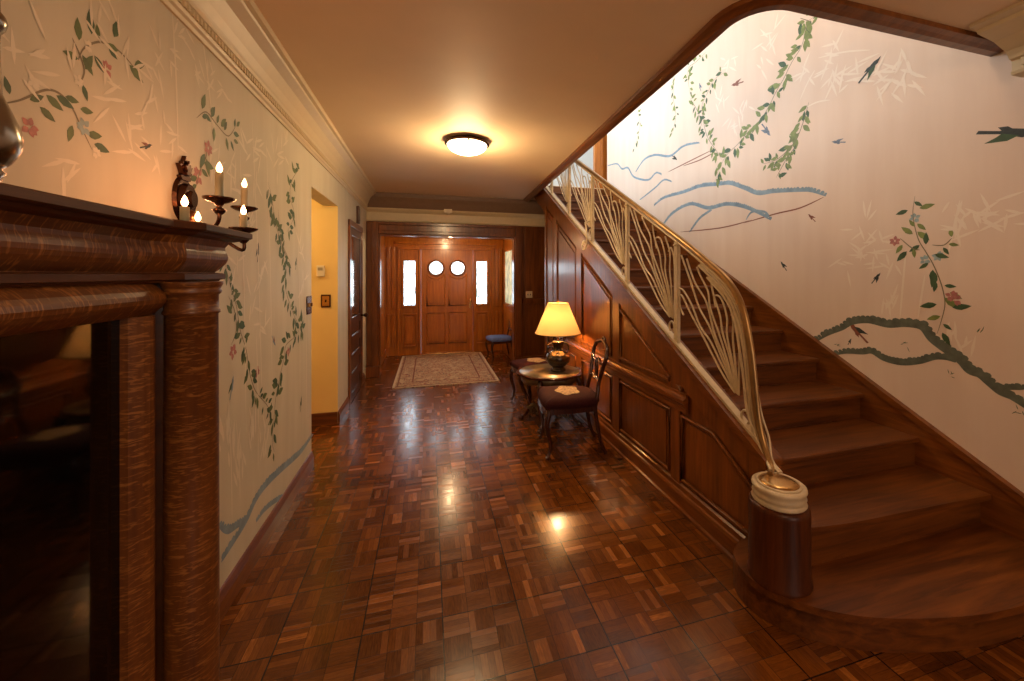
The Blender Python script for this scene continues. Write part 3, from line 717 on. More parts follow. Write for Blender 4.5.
# slab face with two round holes: build in two half plates of quads round each circle
def plate_round(mb, x0, x1, z0, z1, cx, cz, r, ya, yb, n=32):
    ins = [(cx+r*math.cos(2*PI*k/n), cz+r*math.sin(2*PI*k/n)) for k in range(n)]; out = []
    for k in range(n):
        c, s = math.cos(2*PI*k/n), math.sin(2*PI*k/n)
        tx = ((x1-cx)/c if c > 0 else (x0-cx)/c) if abs(c) > 1e-6 else 1e9
        tz = ((z1-cz)/s if s > 0 else (z0-cz)/s) if abs(s) > 1e-6 else 1e9
        t = min(tx, tz); out.append((cx+c*t, cz+s*t))
    for i in range(n):   # keep the corners square
        a, b2 = out[i], out[(i+1)%n]
        for X_ in (x0,x1):
            for Z_ in (z0,z1):
                if (abs(a[0]-X_) < 1e-6 and abs(b2[1]-Z_) < 1e-6) or (abs(a[1]-Z_) < 1e-6 and abs(b2[0]-X_) < 1e-6):
                    if a != (X_,Z_) and b2 != (X_,Z_) and math.dist(a,(X_,Z_)) < 0.5:
                        mb.add([(a[0],ya,a[1]),(X_,ya,Z_),(b2[0],ya,b2[1])], [(0,1,2)])
    v = [(p[0],ya,p[1]) for p in ins]+[(p[0],ya,p[1]) for p in out]+[(p[0],yb,p[1]) for p in ins]
    mb.add(v, [(k,(k+1)%n,n+(k+1)%n,n+k) for k in range(n)]+[(k,2*n+k,2*n+(k+1)%n,(k+1)%n) for k in range(n)])
plate_round(db, dx0+0.002, 0.332, 1.40, dz, ccs[0], zr, RW, YD, YD+0.045)
plate_round(db, 0.332, dx1-0.002, 1.40, dz, ccs[1], zr, RW, YD, YD+0.045)
db.box(dx0+0.002, dx1-0.002, YD, YD+0.045, 0.005, 1.40)
DB = db.build('door_leaf', M['door'], DR, world=True)
for cx in ccs:
    rg = MB(); rg.tube([(cx+(RW+0.006)*math.cos(2*PI*k/32), YD-0.004, zr+(RW+0.006)*math.sin(2*PI*k/32)) for k in range(32)], 0.020, 8, close=True)
    ro = rg.build('round_window_frame', M['wood'], DR, world=True)
    pm = MB(); pm.prism(arc(cx, zr, RW, 0, 2*PI*31/32, 31), 'y', YD+0.02, YD+0.028); pm.build('pane', M['pane'], ro, world=True)
    # upper panel with a hollowed top following the round window
    hw = 0.165
    top = [(cx+hw, 1.52)]+[(cx+0.205*math.cos(a), zr+0.205*math.sin(a)) for a in [math.radians(q) for q in range(-40, -141, -10)]]+[(cx-hw, 1.52)]
    poly = [(cx-hw, 0.92), (cx+hw, 0.92)]+top
    pb = MB(); pb.prism(poly, 'y', YD-0.010, YD+0.001)
    pts = [(q[0], YD-0.010, q[1]) for q in poly]; pb.tube(pts, 0.015, 6, close=True)
    pb.prism([(cx+(q[0]-cx)*0.78, 1.16+(q[1]-1.16)*0.80) for q in poly], 'y', YD-0.026, YD-0.008)
    pb.build('door_panel', M['door'], DR, world=True, bevel=0.004)
    poly = [(cx-hw,0.20),(cx+hw,0.20),(cx+hw,0.78),(cx-hw,0.78)]
    pb = MB(); pb.prism(poly, 'y', YD-0.008, YD+0.001); pb.tube([(q[0], YD-0.010, q[1]) for q in poly], 0.015, 6, close=True)
    pb.prism([(cx+(q[0]-cx)*0.76, 0.49+(q[1]-0.49)*0.84) for q in poly], 'y', YD-0.026, YD-0.006)
    pb.build('door_panel', M['door'], DR, world=True, bevel=0.004)
hd = MB(); hx = dx1-0.05
hd.prism([(hx-0.02,0.86),(hx+0.02,0.86),(hx+0.02,1.02),(hx,1.05),(hx-0.02,1.02)], 'y', YD-0.012, YD)
hd.lathe([(0.0,-0.02),(0.022,-0.014),(0.028,0),(0.022,0.014),(0,0.02)], (hx, YD-0.05, 1.0), 16)
hd.tube(spline([(hx,YD-0.01,0.88),(hx,YD-0.05,0.90),(hx-0.02,YD-0.055,0.94),(hx,YD-0.02,0.97)],5), 0.007, 8)
hd.build('door_handle', M['brass'], DR, world=True)
MB().box(dx0, dx1, YD-0.09, YD-0.005, 0, 0.022).build('threshold', M['brass'], DR, world=True, bevel=0.004)

# --- glazed door in the left wall
D2 = empty('door_2', (XL, 5.5, 0)); struct(D2, 'narrow brown door in the left wall with a tall glazed upper half', 'door')
ya, yb = 5.12, 5.92
fr = MB(); fr.box(XL, XL+0.022, ya-0.07, ya, 0, 2.14); fr.box(XL, XL+0.022, yb, yb+0.06, 0, 2.14); fr.box(XL, XL+0.024, ya-0.07, yb+0.06, 2.08, 2.15)
fr.build('door_frame', M['wood'], D2, world=True, bevel=0.004)
dl = MB(); X0, X1 = XL+0.001, XL+0.014
dl.box(X0, X1, ya, ya+0.10, 0.01, 2.08); dl.box(X0, X1, yb-0.10, yb, 0.01, 2.08); dl.box(X0, X1, ya+0.1, yb-0.1, 1.98, 2.08); dl.box(X0, X1, ya+0.1, yb-0.1, 0.90, 1.0)
for z in (0.01, 0.24, 0.46, 0.68): dl.box(X0, X1, ya+0.1, yb-0.1, z, z+0.10)
dl.box(X0, XL+0.005, ya+0.1, yb-0.1, 0.1, 0.9)
DL = dl.build('door_leaf', M['wooddk'], D2, world=True, bevel=0.004)
MB().box(X0, XL+0.006, ya+0.1, yb-0.1, 1.0, 1.98).build('pane', plain('dark_mirror_pane', (0.25,0.14,0.07), 0.05, 0.85), D2, world=True)
kb = MB(); kb.tube([(XL+0.01,yb-0.06,0.97),(XL+0.06,yb-0.06,0.97)], 0.012, 10); kb.lathe([(0,-0.028),(0.022,-0.018),(0.03,0),(0.022,0.018),(0,0.028)], (XL+0.075, yb-0.06, 0.97), 16)
kb.build('door_knob', M['bronze'], D2, world=True)

# ================================================================== STAIRCASE
ST = empty('staircase', (XS, 1.4, 0))
tag(ST, 'dark wooden staircase rising along the painted wall over a panelled side', 'staircase')
WX = XR-0.004
# step 1: wide rounded bottom step round the newel
def smooth_closed(pts, n=8): return [(p.x,p.y) for p in spline([(a,b,0) for a,b in pts], n)]
front = smooth_closed([(1.575,1.70),(1.50,1.675),(1.41,1.61),(1.366,1.50),(1.39,1.38),(1.475,1.28),(1.61,1.19),(1.785,1.123),(2.05,1.061),(2.32,1.035),(2.65,1.035),(WX,1.06)], 5)
poly = front+[(WX,1.80),(XS-0.002,1.80),(XS-0.002,1.70)]
rd = MB(); rin = [(p[0]+0.03*min(1,max(0,(2.1-p[0])/0.6)), p[1]+0.04) for p in front]+[(WX,1.80),(XS-0.002,1.80),(XS-0.002,1.70)]
rd.prism(rin, 'z', 0.001, RISE-0.03, smooth=False)
rd.build('riser', M['woodX'], ST, world=True)
td = MB(); td.prism(poly, 'z', RISE-0.03, RISE)
td.build('tread', M['woodX'], ST, world=True, bevel=0.008)
for i in range(2, 17):
    y0 = step_y(i); z = i*RISE
    xa = XS+0.03
    t = MB()
    if i == 2:
        fl = smooth_closed([(xa,y0+0.06),(1.9,y0+0.025),(2.3,y0+0.015),(2.86,y0)], 5)+[(WX,y0),(WX,y0+GO+0.03),(xa,y0+GO+0.03)]
        t.prism(fl, 'z', z-0.03, z)
    else: t.box(xa, WX, y0, y0+GO+0.03, z-0.03, z)
    t.build('tread', M['woodX'], ST, world=True, bevel=0.008)
    r = MB(); off = 0.045 if i == 2 else 0.025
    r.box(xa, WX, y0+off, y0+off+0.02, z-RISE, z-0.03)
    r.build('riser', M['woodX'], ST, world=True)
r = MB().box(XS+0.03, WX, step_y(17)+0.02, step_y(17)+0.04, 16*RISE, 17*RISE-0.002).build('riser', M['woodX'], ST, world=True)
# wall string (skirt board) on the painted wall
sk = MB(); off = 0.105
def nose(y): return 2*RISE+TS*(y-1.40)
sk.prism([(0.72,0.0),(0.72,nose(0.72)+off),(6.27,nose(6.27)+off),(6.27,nose(6.27)-0.35),(1.5,0.0)], 'x', XR-0.03, XR-0.001)
sk.prism([(0.72,nose(0.72)+off-0.03),(0.72,nose(0.72)+off+0.012),(6.27,nose(6.27)+off+0.012),(6.27,nose(6.27)+off-0.03)], 'x', XR-0.042, XR-0.001)
sk.build('wall_string', M['woodY'], ST, world=True)
struct(MB().box(XR-0.02, XR-0.001, YN, 0.72, 0, 0.14).build('baseboard_right', M['woodY'], bevel=0.004), 'brown baseboard of the right wall before the stairs', 'baseboard')
# panelled side below the string
YE = 5.47
ps = MB(); y0 = 1.56
ps.prism([(y0,0),(y0,cap_z(y0)-0.02),(YE,cap_z(YE)-0.02),(YE,0)], 'x', XS+0.004, XS+0.03)
ps.build('side_panelling', M['wood'], ST, world=True)
# stiles, rails and mouldings
def clipbelow(y, off_): return cap_z(y)-off_
sm = MB(); XF = XS-0.012
for (a, b_) in ((1.56,1.62),(2.28,2.38),(3.15,3.28),(4.05,4.20),(4.92,5.05)):
    sm.prism([(a,0.13),(b_,0.13),(b_,clipbelow(b_,0.05)),(a,clipbelow(a,0.05))], 'x', XF, XS+0.006)
sm.prism([(5.40,0.13),(YE,0.13),(YE,cap_z(YE)-0.05),(5.40,cap_z(5.4)-0.05)], 'x', XF, XS+0.006)
# diagonal rail under the cap
sm.prism([(1.56,cap_z(1.56)-0.20),(1.56,cap_z(1.56)-0.03),(YE,cap_z(YE)-0.03),(YE,cap_z(YE)-0.22)], 'x', XF-0.001, XS+0.006)
sm.build('stiles', M['wood'], ST, world=True, bevel=0.003)
ra = MB()
prof = [(0.004,0.63),(0.018,0.63),(0.02,0.66),(0.028,0.67),(0.03,0.69),(0.042,0.70),(0.044,0.72),(0.03,0.725),(0.022,0.74),(0.022,0.755),(0.004,0.76)]
ye = 2.20
ra.sweep([(XS,YE),(XS,ye)], prof, side=1)
ra.build('chair_rail', M['woodY'], ST, world=True)
ra = MB(); ra.sweep([(XS,YE),(XS,1.56)], [(0.0,0.0),(0.045,0.0),(0.045,0.02),(0.03,0.025),(0.03,0.10),(0.024,0.115),(0.014,0.12),(0.014,0.15),(0,0.16)], side=1)
ra.build('base_moulding', M['woodY'], ST, world=True)
def field(a, b_, z0, ztop, off_=0.26):
    "raised field; the top follows the stair slope where ztop is None"
    if ztop is None:
        za, zb = cap_z(a)-off_, cap_z(b_)-off_
        if za < z0:
            a2 = a+(z0-za)/0.54; poly = [(a2,z0),(b_,z0),(b_,zb)]
        else: poly = [(a,z0),(b_,z0),(b_,zb),(a,za)]
    else: poly = [(a,z0),(b_,z0),(b_,ztop),(a,ztop)]
    cy_ = sum(p[0] for p in poly)/len(poly); cz_ = sum(p[1] for p in poly)/len(poly)
    q = MB(); q.tube([(XS-0.006,p[0],p[1]) for p in poly], 0.013, 6, close=True)
    inner = [(cy_+(p[0]-cy_)*0.86, cz_+(p[1]-cz_)*0.88) for p in poly]
    q.prism(inner, 'x', XS-0.004, XS+0.006)
    q.build('raised_panel', M['wood'], ST, world=True, bevel=0.003)
for a, b_ in ((2.40,3.13),(3.30,4.03),(4.22,4.90),(5.07,5.38)):
    field(a, b_, 0.19, 0.60)
    field(a, b_, 0.80, None if a < 5 else None)
# nearest panel: clipped at the top corner
q = MB(); poly = [(1.64,0.19),(2.26,0.19),(2.26,0.60),(1.97,0.60),(1.64,0.42)]
q.tube([(XS-0.006,p[0],p[1]) for p in poly], 0.013, 6, close=True); q.prism([(1.95+(p[0]-1.95)*0.86, 0.4+(p[1]-0.4)*0.86) for p in poly], 'x', XS-0.004, XS+0.006)
q.build('raised_panel', M['wood'], ST, world=True, bevel=0.003)
field(1.95, 2.26, 0.79, None, 0.24)
# wall surface closing the end of the flight beside the back wall
eb = MB(); eb.box(XS+0.03, XS+0.5, YE-0.03, YE, 0, 2.5)
# string cap
cp = MB(); ys, ye2 = 1.56, YE+0.9
def slope_bar(mb, x0, x1, dz0, dz1, a=ys, b=ye2):
    mb.prism([(a,cap_z(a)+dz0),(b,cap_z(b)+dz0),(b,cap_z(b)+dz1),(a,cap_z(a)+dz1)], 'x', x0, x1)
slope_bar(cp, XS-0.035, XS+0.075, -0.035, 0.0); slope_bar(cp, XS-0.02, XS+0.06, -0.07, -0.034)
slope_bar(cp, XS+0.0, XS+0.03, -0.36, -0.05, YE-0.02, ye2)
cp.build('string_cap', M['woodY'], ST, world=True, bevel=0.006)
# newel
NX, NY = 1.50, 1.44
nw = MB(); nw.lathe([(0.128,RISE+0.0),(0.128,RISE+0.012),(0.122,RISE+0.02),(0.122,0.482),(0.120,0.502),(0.108,0.512),(0.0,0.514)], (NX,NY,0), 48)
NW = nw.build('newel_post', M['newel'], ST, world=True)
ncp = MB(); ncp.lathe([(0.106,0.494),(0.110,0.50),(0.104,0.508),(0.104,0.52),(0.108,0.525),(0.104,0.532),(0.106,0.548),(0.110,0.556),(0.108,0.566),(0.100,0.572),(0.094,0.570),(0.0,0.572)], (NX,NY,0.018), 48)
ncp.tube([(NX+0.086*math.cos(2*PI*k/40), NY+0.086*math.sin(2*PI*k/40), 0.591) for k in range(40)], 0.006, 6, close=True)
NC = ncp.build('newel_cap', M['gold'], NW, world=True)
MB().lathe([(0.080,0.572),(0.077,0.578),(0.055,0.584),(0.02,0.588),(0,0.589)], (NX,NY,0.018), 40).build('newel_cap_disc', M['brass'], NW, world=True)

# ================================================================== RAILING
RLX = XS+0.02
RL = empty('stair_railing', (RLX, 1.6, cap_z(1.6)))
tag(RL, 'cream and gold wrought iron stair railing with fans of wavy bars', 'railing')
def rail_z(y): return 1.64 + 0.54*(y-2.117)
YT = 6.2
hr = [(RLX,YT,rail_z(YT))]+[(RLX,y_,rail_z(y_)) for y_ in (5.5,4.5,3.5,2.6,2.25)]+[(RLX,2.02,1.575),(RLX,1.86,1.465),(RLX,1.765,1.33),(RLX,1.715,1.15),(RLX,1.69,0.98),(RLX,1.665,0.80),(RLX-0.012,1.61,0.67),(RLX-0.04,1.54,0.60),(NX,NY+0.05,0.600)]
hpath = spline(hr, 6)
h = MB(); h.tube(hpath, [0.021]*(len(hpath)-22)+[0.021-0.005*k/21 for k in range(22)], 12, flat=0.8); h.build('handrail', M['railtop'], RL, world=True)
h = MB(); h.tube([p+Vector((0,0.004,-0.028)) for p in hpath[:-3]], 0.010, 8); h.tube([p+Vector((0,0.040,-0.045)) for p in hpath[34:-16]], 0.008, 8); h.tube([p+Vector((0,0.022,-0.035)) for p in hpath[34:-6]], 0.007, 8)
for ox, oy, r_3 in ((0.026,0.030,0.008),(-0.010,0.050,0.007),(0.040,0.012,0.006)):
    h.tube(spline([(RLX,2.0+oy,1.50),(RLX+ox*0.4,1.80+oy,1.33),(RLX+ox*0.8,1.715+oy,1.05),(RLX+ox,1.675+oy,0.82),(RLX+ox,1.625+oy*0.8,0.70),(RLX+ox*0.5-0.03,1.56+oy*0.4,0.625),(NX+0.035+ox,NY+0.055,0.597)],6), r_3, 8)
h.build('underrail', M['gold'], RL, world=True)
# shoe along the string cap
b_ = MB(); slope_bar(b_, RLX-0.022, RLX+0.022, 0.0, 0.018, 1.62, YT)
b_.build('bottom_rail', M['gold'], RL, world=True, bevel=0.003)
posts = [2.355, 3.06, 3.81, 4.51, 5.22, 5.93]
def top_z(y): return rail_z(y)-0.02
for py_ in posts:
    p = MB()
    for dx in (-0.013, 0.0, 0.013):
        p.box(RLX-0.012, RLX+0.012, py_+dx-0.0075, py_+dx+0.0055, cap_z(py_)-0.01, top_z(py_)-0.01)
    p.box(RLX-0.009, RLX+0.009, py_-0.022, py_+0.020, cap_z(py_)+0.0, top_z(py_)-0.012)
    p.lathe([(0.0,0),(0.026,0.006),(0.026,0.016),(0.0,0.022)], (RLX,py_,top_z(py_)-0.045), 12)
    p.build('post', M['gold'], RL, world=True)
def bay(ya, yb, curved=False):
    "u from the upper (far) post to the lower (near) post, v from string to handrail"
    def P(u, v):
        y_ = yb+(ya-yb)*u
        z0 = cap_z(y_)+0.02; z1 = top_z(y_)-0.02
        if curved and y_ < 2.1:
            for k in range(len(hpath)-1):
                if hpath[k+1].y <= y_ <= hpath[k].y: z1 = hpath[k].z-0.035; break
        return (RLX, y_, z0+(z1-z0)*v)
    O = (0.90, 0.16)
    f = MB()
    bars = [
        [(O[0]-0.02,O[1]),(0.70,0.20),(0.45,0.34),(0.22,0.46),(0.06,0.55),(0.03,0.42),(0.10,0.36)],
        [(O[0]-0.01,O[1]+0.01),(0.72,0.27),(0.56,0.38),(0.40,0.42),(0.24,0.56),(0.10,0.62),(0.02,0.60)],
        [(O[0],O[1]+0.02),(0.74,0.32),(0.55,0.50),(0.38,0.60),(0.22,0.80),(0.06,0.98)],
        [(O[0],O[1]+0.02),(0.77,0.36),(0.62,0.50),(0.50,0.70),(0.30,0.82),(0.16,0.99)],
        [(O[0],O[1]+0.02),(0.80,0.38),(0.70,0.52),(0.56,0.68),(0.52,0.84),(0.40,0.93),(0.34,0.99)],
        [(O[0]+0.01,O[1]+0.02),(0.84,0.42),(0.74,0.58),(0.70,0.72),(0.60,0.86),(0.56,0.99)],
        [(O[0]+0.01,O[1]+0.02),(0.87,0.42),(0.80,0.60),(0.80,0.76),(0.72,0.90),(0.62,0.86),(0.64,0.76)],
        [(O[0]+0.02,O[1]+0.02),(0.91,0.45),(0.88,0.66),(0.88,0.84),(0.80,0.97)],
        [(O[0]+0.03,O[1]+0.02),(0.96,0.40),(0.965,0.62),(0.95,0.82),(0.90,0.90),(0.86,0.84)],
    ]
    if curved:
        kf = lambda q: (q[0]*0.86, q[1]) if q[0] > 0 else q
        bars = [[(0.02+a*0.80+0.1*max(0,0.4-b2), b2*0.93) for a, b2 in br] for br in bars]
        O = (0.84, 0.13)
    for br in bars:
        f.tube(spline([P(*q) for q in br], 6), 0.0058, 6)
    # small horseshoe at the root of the fan
    ring = []
    for k in range(11):
        a = math.radians(-60+k*30); pz = P(O[0]+0.015, O[1]-0.075)
        ring.append((RLX, pz[1]-0.030*math.cos(a)*1.0, pz[2]+0.035*math.sin(a)))
    f.tube(ring, 0.007, 6)
    return f
pl = posts
for k in range(len(pl)-1):
    bay(pl[k], pl[k+1]).build('scroll_fan', M['gold'], RL, world=True)
bay(1.64, posts[0], True).build('scroll_fan', M['gold'], RL, world=True)
# curl hanging from the bottom rail against the panelling
cu = MB(); c0 = on_x(592, 232, RLX)
cp_ = [(0,0.03,0.10),(0,0.0,0.02),(0,-0.01,-0.08),(0,0.03,-0.16),(0,0.09,-0.17),(0,0.11,-0.12),(0,0.07,-0.09),(0,0.05,-0.12)]
cu.tube(spline([(RLX-0.062, c0[1]+p[1], c0[2]+p[2]) for p in cp_], 6), 0.009, 8)
cu.tube([(RLX-0.062,c0[1]+0.03,c0[2]+0.10),(RLX,c0[1]+0.03,c0[2]+0.12)], 0.008, 8)
cu.build('hanging_scroll', M['gold'], RL, world=True)

# ================================================================== FIREPLACE SURROUND
FP = empty('fireplace_surround', (XL, 0.095, 0)); tag(FP, 'large quartersawn oak mantelpiece with a round column against the left wall', 'mantelpiece')
YM0, YM1 = -1.02, 1.21
path = [(XL+0.001,YM0),(-0.52,YM0),(-0.52,-0.80),(-0.55,-0.76),(-0.55,0.995),(-0.52,1.05),(-0.52,YM1),(XL+0.001,YM1)]
m = MB(); m.sweep(path, [(0.0,1.600),(0.030,1.602),(0.040,1.606),(0.044,1.611),(0.056,1.612),(0.060,1.615),(0.060,1.627),(0.056,1.630)], side=1, top_fill=True)
m.build('mantel_shelf', M['oakdk'], FP, world=True)
m = MB(); pr = [(0.0,1.522)]+[(0.0+0.016*math.sin(PI*min(1,t*1.3))+0.024*t*t, 1.524+0.078*t) for t in [k/10 for k in range(11)]]
m.sweep(path, pr, side=1, top_fill=True)
m.build('frieze', M['oakY'], FP, world=True)
m = MB(); m.sweep(path, [(0.0,1.502),(0.006,1.502),(0.008,1.506),(0.016,1.508),(0.016,1.520),(0.010,1.523),(0.0,1.523)], side=1, top_fill=True)
m.build('architrave', M['oakdk'], FP, world=True)
for (yc, s) in ((1.065,1),(-0.875,-1)):
    m = MB(); c = (-0.500, yc, 0)
    m.lathe([(0.048,0.14),(0.0475,0.5),(0.047,1.0),(0.0455,1.432),(0.049,1.434),(0.049,1.440),(0.0462,1.443),(0.0462,1.474),(0.050,1.477),(0.052,1.482),(0.049,1.487),(0.051,1.492),(0.054,1.498),(0.054,1.503)], c, 40)
    m.build('column', M['oak'], FP, world=True)
    m = MB(); m.lathe([(0.062,0.10),(0.064,0.112),(0.058,0.125),(0.054,0.13),(0.052,0.14)], c, 40); m.box(-0.565,-0.435,yc-0.065,yc+0.065,0.0,0.10)
    m.build('column_base', M['oakdk'], FP, world=True)
    a, b2 = (1.031, 1.20) if s > 0 else (-1.01, -0.80)
    m = MB(); m.box(XL+0.001, -0.555, a, b2, 0, 1.503)
    m.build('pier', M['oakdk'], FP, world=True)
# moulded frame of the opening
fy0, fy1 = -0.80, 1.030
fw_ = MB(); prof = []
for k in range(9):
    t = k/8; prof.append((t*0.066, 0.022*math.sin(PI*t)+0.004))
def frame_leg(mb, ya_, sgn):
    pts = [(-0.552+o, ya_-sgn*tt) for tt, o in prof]
    mb.prism([(-0.565,ya_)]+pts+[(-0.565,ya_-sgn*0.066)], 'z', 0, 1.437, smooth=False)
frame_leg(fw_, fy1-0.012, 1); fw_.build('opening_frame_side', M['oak'], FP, world=True)
fw_ = MB(); frame_leg(fw_, fy0+0.012, -1); fw_.build('opening_frame_side', M['oak'], FP, world=True)
m = MB(); m.prism([(-0.565,1.502)]+[(-0.552+o*1.2, 1.502-tt) for tt, o in prof]+[(-0.565,1.436)], 'y', fy0+0.012, fy1-0.012)
m.build('opening_frame_head', M['oakY'], FP, world=True)
m = MB().box(-0.575, -0.563, fy0-0.0, fy1, 0.0, 1.502); m.build('backing', M['oakdk'], FP, world=True)
m = MB().box(-0.5625, -0.5605, fy0+0.075, fy1-0.078, 0.02, 1.437); m.build('dark_glass_door', M['glassdk'], FP, world=True)
for z in (1.28, 0.75):
    m = MB(); m.tube([(-0.547,fy1-0.007,z-0.03),(-0.547,fy1-0.007,z+0.03)], 0.003, 8); m.build('hinge', M['brass'], FP, world=True)

# candlestick on the mantel
CS = (-0.608, 0.768, 1.630)
cs = MB(); cs.lathe([(0.0,0),(0.030,0.0),(0.031,0.006),(0.026,0.012),(0.018,0.020),(0.017,0.028),(0.022,0.034),(0.018,0.040),(0.026,0.050),(0.035,0.068),(0.0375,0.085),(0.034,0.105),(0.026,0.128),(0.018,0.150),(0.0165,0.20),(0.0165,0.235),(0.021,0.243),(0.023,0.252),(0.021,0.261),(0.0165,0.268),(0.015,0.33),(0.016,0.37),(0.026,0.385),(0.028,0.40),(0.014,0.405),(0,0.405)], (0,0,0), 40)
cso = cs.build('candlestick', M['pewter']); cso.location = CS
tag(cso, 'polished pewter baluster candlestick on the mantel shelf at the left edge', 'candlestick')

# ================================================================== WALL SCONCE
SCY = 1.70
SN = empty('wall_sconce', (XL, SCY, 1.80)); tag(SN, 'dark bronze five-candle wall sconce with lit flame bulbs beyond the mantel', 'wall sconce')
bp = MB()
def oval(y_, z_, ry, rz, x, n=28): return [(x, y_+ry*math.cos(2*PI*k/n), z_+rz*math.sin(2*PI*k/n)) for k in range(n)]
cyp, czp = 1.825, 1.80
for (s, x, x2) in ((1.0, XL+0.001, XL+0.012), (0.72, XL+0.012, XL+0.03), (0.4, XL+0.03, XL+0.042)):
    a = oval(cyp, czp, 0.062*s, 0.085*s, x); b2 = oval(cyp, czp, 0.055*s, 0.076*s, x2)
    nn = len(a); bp.add(a+b2, [(k,(k+1)%nn,nn+(k+1)%nn,nn+k) for k in range(nn)]+[tuple(range(nn,2*nn))], False)
crest = [(-0.026,1.872),(-0.034,1.885),(-0.020,1.892),(-0.030,1.912),(-0.040,1.928),(-0.022,1.925),(-0.018,1.940),(-0.008,1.945),(0,1.965),(0.008,1.945),(0.018,1.940),(0.022,1.925),(0.040,1.928),(0.030,1.912),(0.020,1.892),(0.034,1.885),(0.026,1.872)]
bp.prism([(cyp+a_, b_-0.002) for a_, b_ in crest], 'x', XL+0.001, XL+0.016)
bp.prism([(cyp+a_*0.55, 1.915+(b_-1.915)*0.6) for a_, b_ in crest], 'x', XL+0.016, XL+0.026)
bp.prism([(cyp+a_*0.9, 1.722-(b_-1.872)*0.7) for a_, b_ in crest], 'x', XL+0.001, XL+0.014)
bp.build('backplate', M['bronze'], SN, world=True)
hub = (-0.80, 1.70, 1.70)
hb = MB(); hb.tube(spline([(XL+0.02,cyp,1.74),(XL+0.05,1.78,1.69),(-0.82,1.72,1.66),hub],5), 0.010, 10)
hb.lathe([(0,-0.04),(0.012,-0.03),(0.022,-0.01),(0.026,0.005),(0.018,0.02),(0.01,0.04),(0,0.045)], hub, 20)
hb.build('hub', M['bronze'], SN, world=True)
cands = [(-0.652,1.545,1.762,0.085),(-0.690,1.83,1.775,0.080),(-0.700,1.452,1.665,0.055),(-0.640,1.690,1.680,0.052),(-0.765,1.665,1.655,0.045)]
for k, (x, y_, zb, hcan) in enumerate(cands):
    am = MB(); am.tube(spline([hub,((hub[0]+x)/2,(hub[1]+y_)/2,hub[2]-0.045),(x-0.004,y_,zb-0.075),(x,y_,zb-0.03)],6), 0.006, 8)
    am.lathe([(0,-0.052),(0.008,-0.05),(0.016,-0.040),(0.018,-0.034),(0.007,-0.026),(0.013,-0.014),(0.030,-0.008),(0.043,0.0),(0.044,0.005),(0.036,0.003),(0.012,0.0),(0.0,0.0)], (x,y_,zb), 28)
    arm = am.build('candle_arm', M['bronze'], SN, world=True)
    cn = MB(); cn.lathe([(0.0115,0.0),(0.0115,hcan),(0.006,hcan+0.002),(0,hcan+0.002)], (x,y_,zb), 18)
    cn.build('candle_sleeve', M['candle'], arm, world=True)
    fl = MB(); fl.lathe([(0.004,0.0),(0.0075,0.006),(0.0085,0.013),(0.006,0.022),(0.002,0.031),(0,0.034)], (x,y_,zb+hcan+0.002), 14)
    fl.build('flame_bulb', M['flame'], arm, world=True)
    point('sconce_bulb_light', (x,y_,zb+hcan+0.045), 0.22, (1.0,0.36,0.13), 0.008)
# long scroll under the front arm
# ================================================================== CEILING LIGHT
CL = empty('ceiling_light', (0.33, 3.68, ZC)); tag(CL, 'round flush ceiling light with glowing frosted dome and bronze rim', 'ceiling light')
c = (0,0,0)
rm = MB(); rm.lathe([(0.12,0),(0.165,-0.004),(0.185,-0.02),(0.197,-0.028),(0.198,-0.036),(0.186,-0.042),(0.172,-0.040)], c, 48)
rm.build('rim', M['bronze'], CL)
dm = MB(); dm.lathe([(0.176,-0.038)]+[(0.176*math.cos(a), -0.038-0.085*math.sin(a)) for a in [k*PI/2/10 for k in range(1,11)]], c, 48)
dm.build('glass_dome', M['dome'], CL)
for k in range(3):
    a = k*2*PI/3+0.5; q = MB(); q.lathe([(0,-0.06),(0.008,-0.055),(0.006,-0.045),(0.01,-0.04),(0,-0.03)], (0.185*math.cos(a),0.185*math.sin(a),0), 12); q.build('clip', M['bronze'], CL)
point('ceiling_lamp_light', (0.33, 3.68, ZC-0.20), 21, (1.0,0.68,0.36), 0.14)
point('room_fill_light', (0.5, -1.0, 2.35), 24, (1.0,0.68,0.42), 0.25)  # second fill light added behind the camera, without a fixture
point('stair_hall_lamp_light', (1.9, 2.0, 4.7), 22, (1.0,0.70,0.48), 0.25)
point('vestibule_lamp_light', (0.34, 6.78, 2.13), 17, (1.0,0.66,0.34), 0.05)
point('passage_lamp_light', (-1.75, 4.0, 2.2), 9, (1.0,0.78,0.40), 0.10)

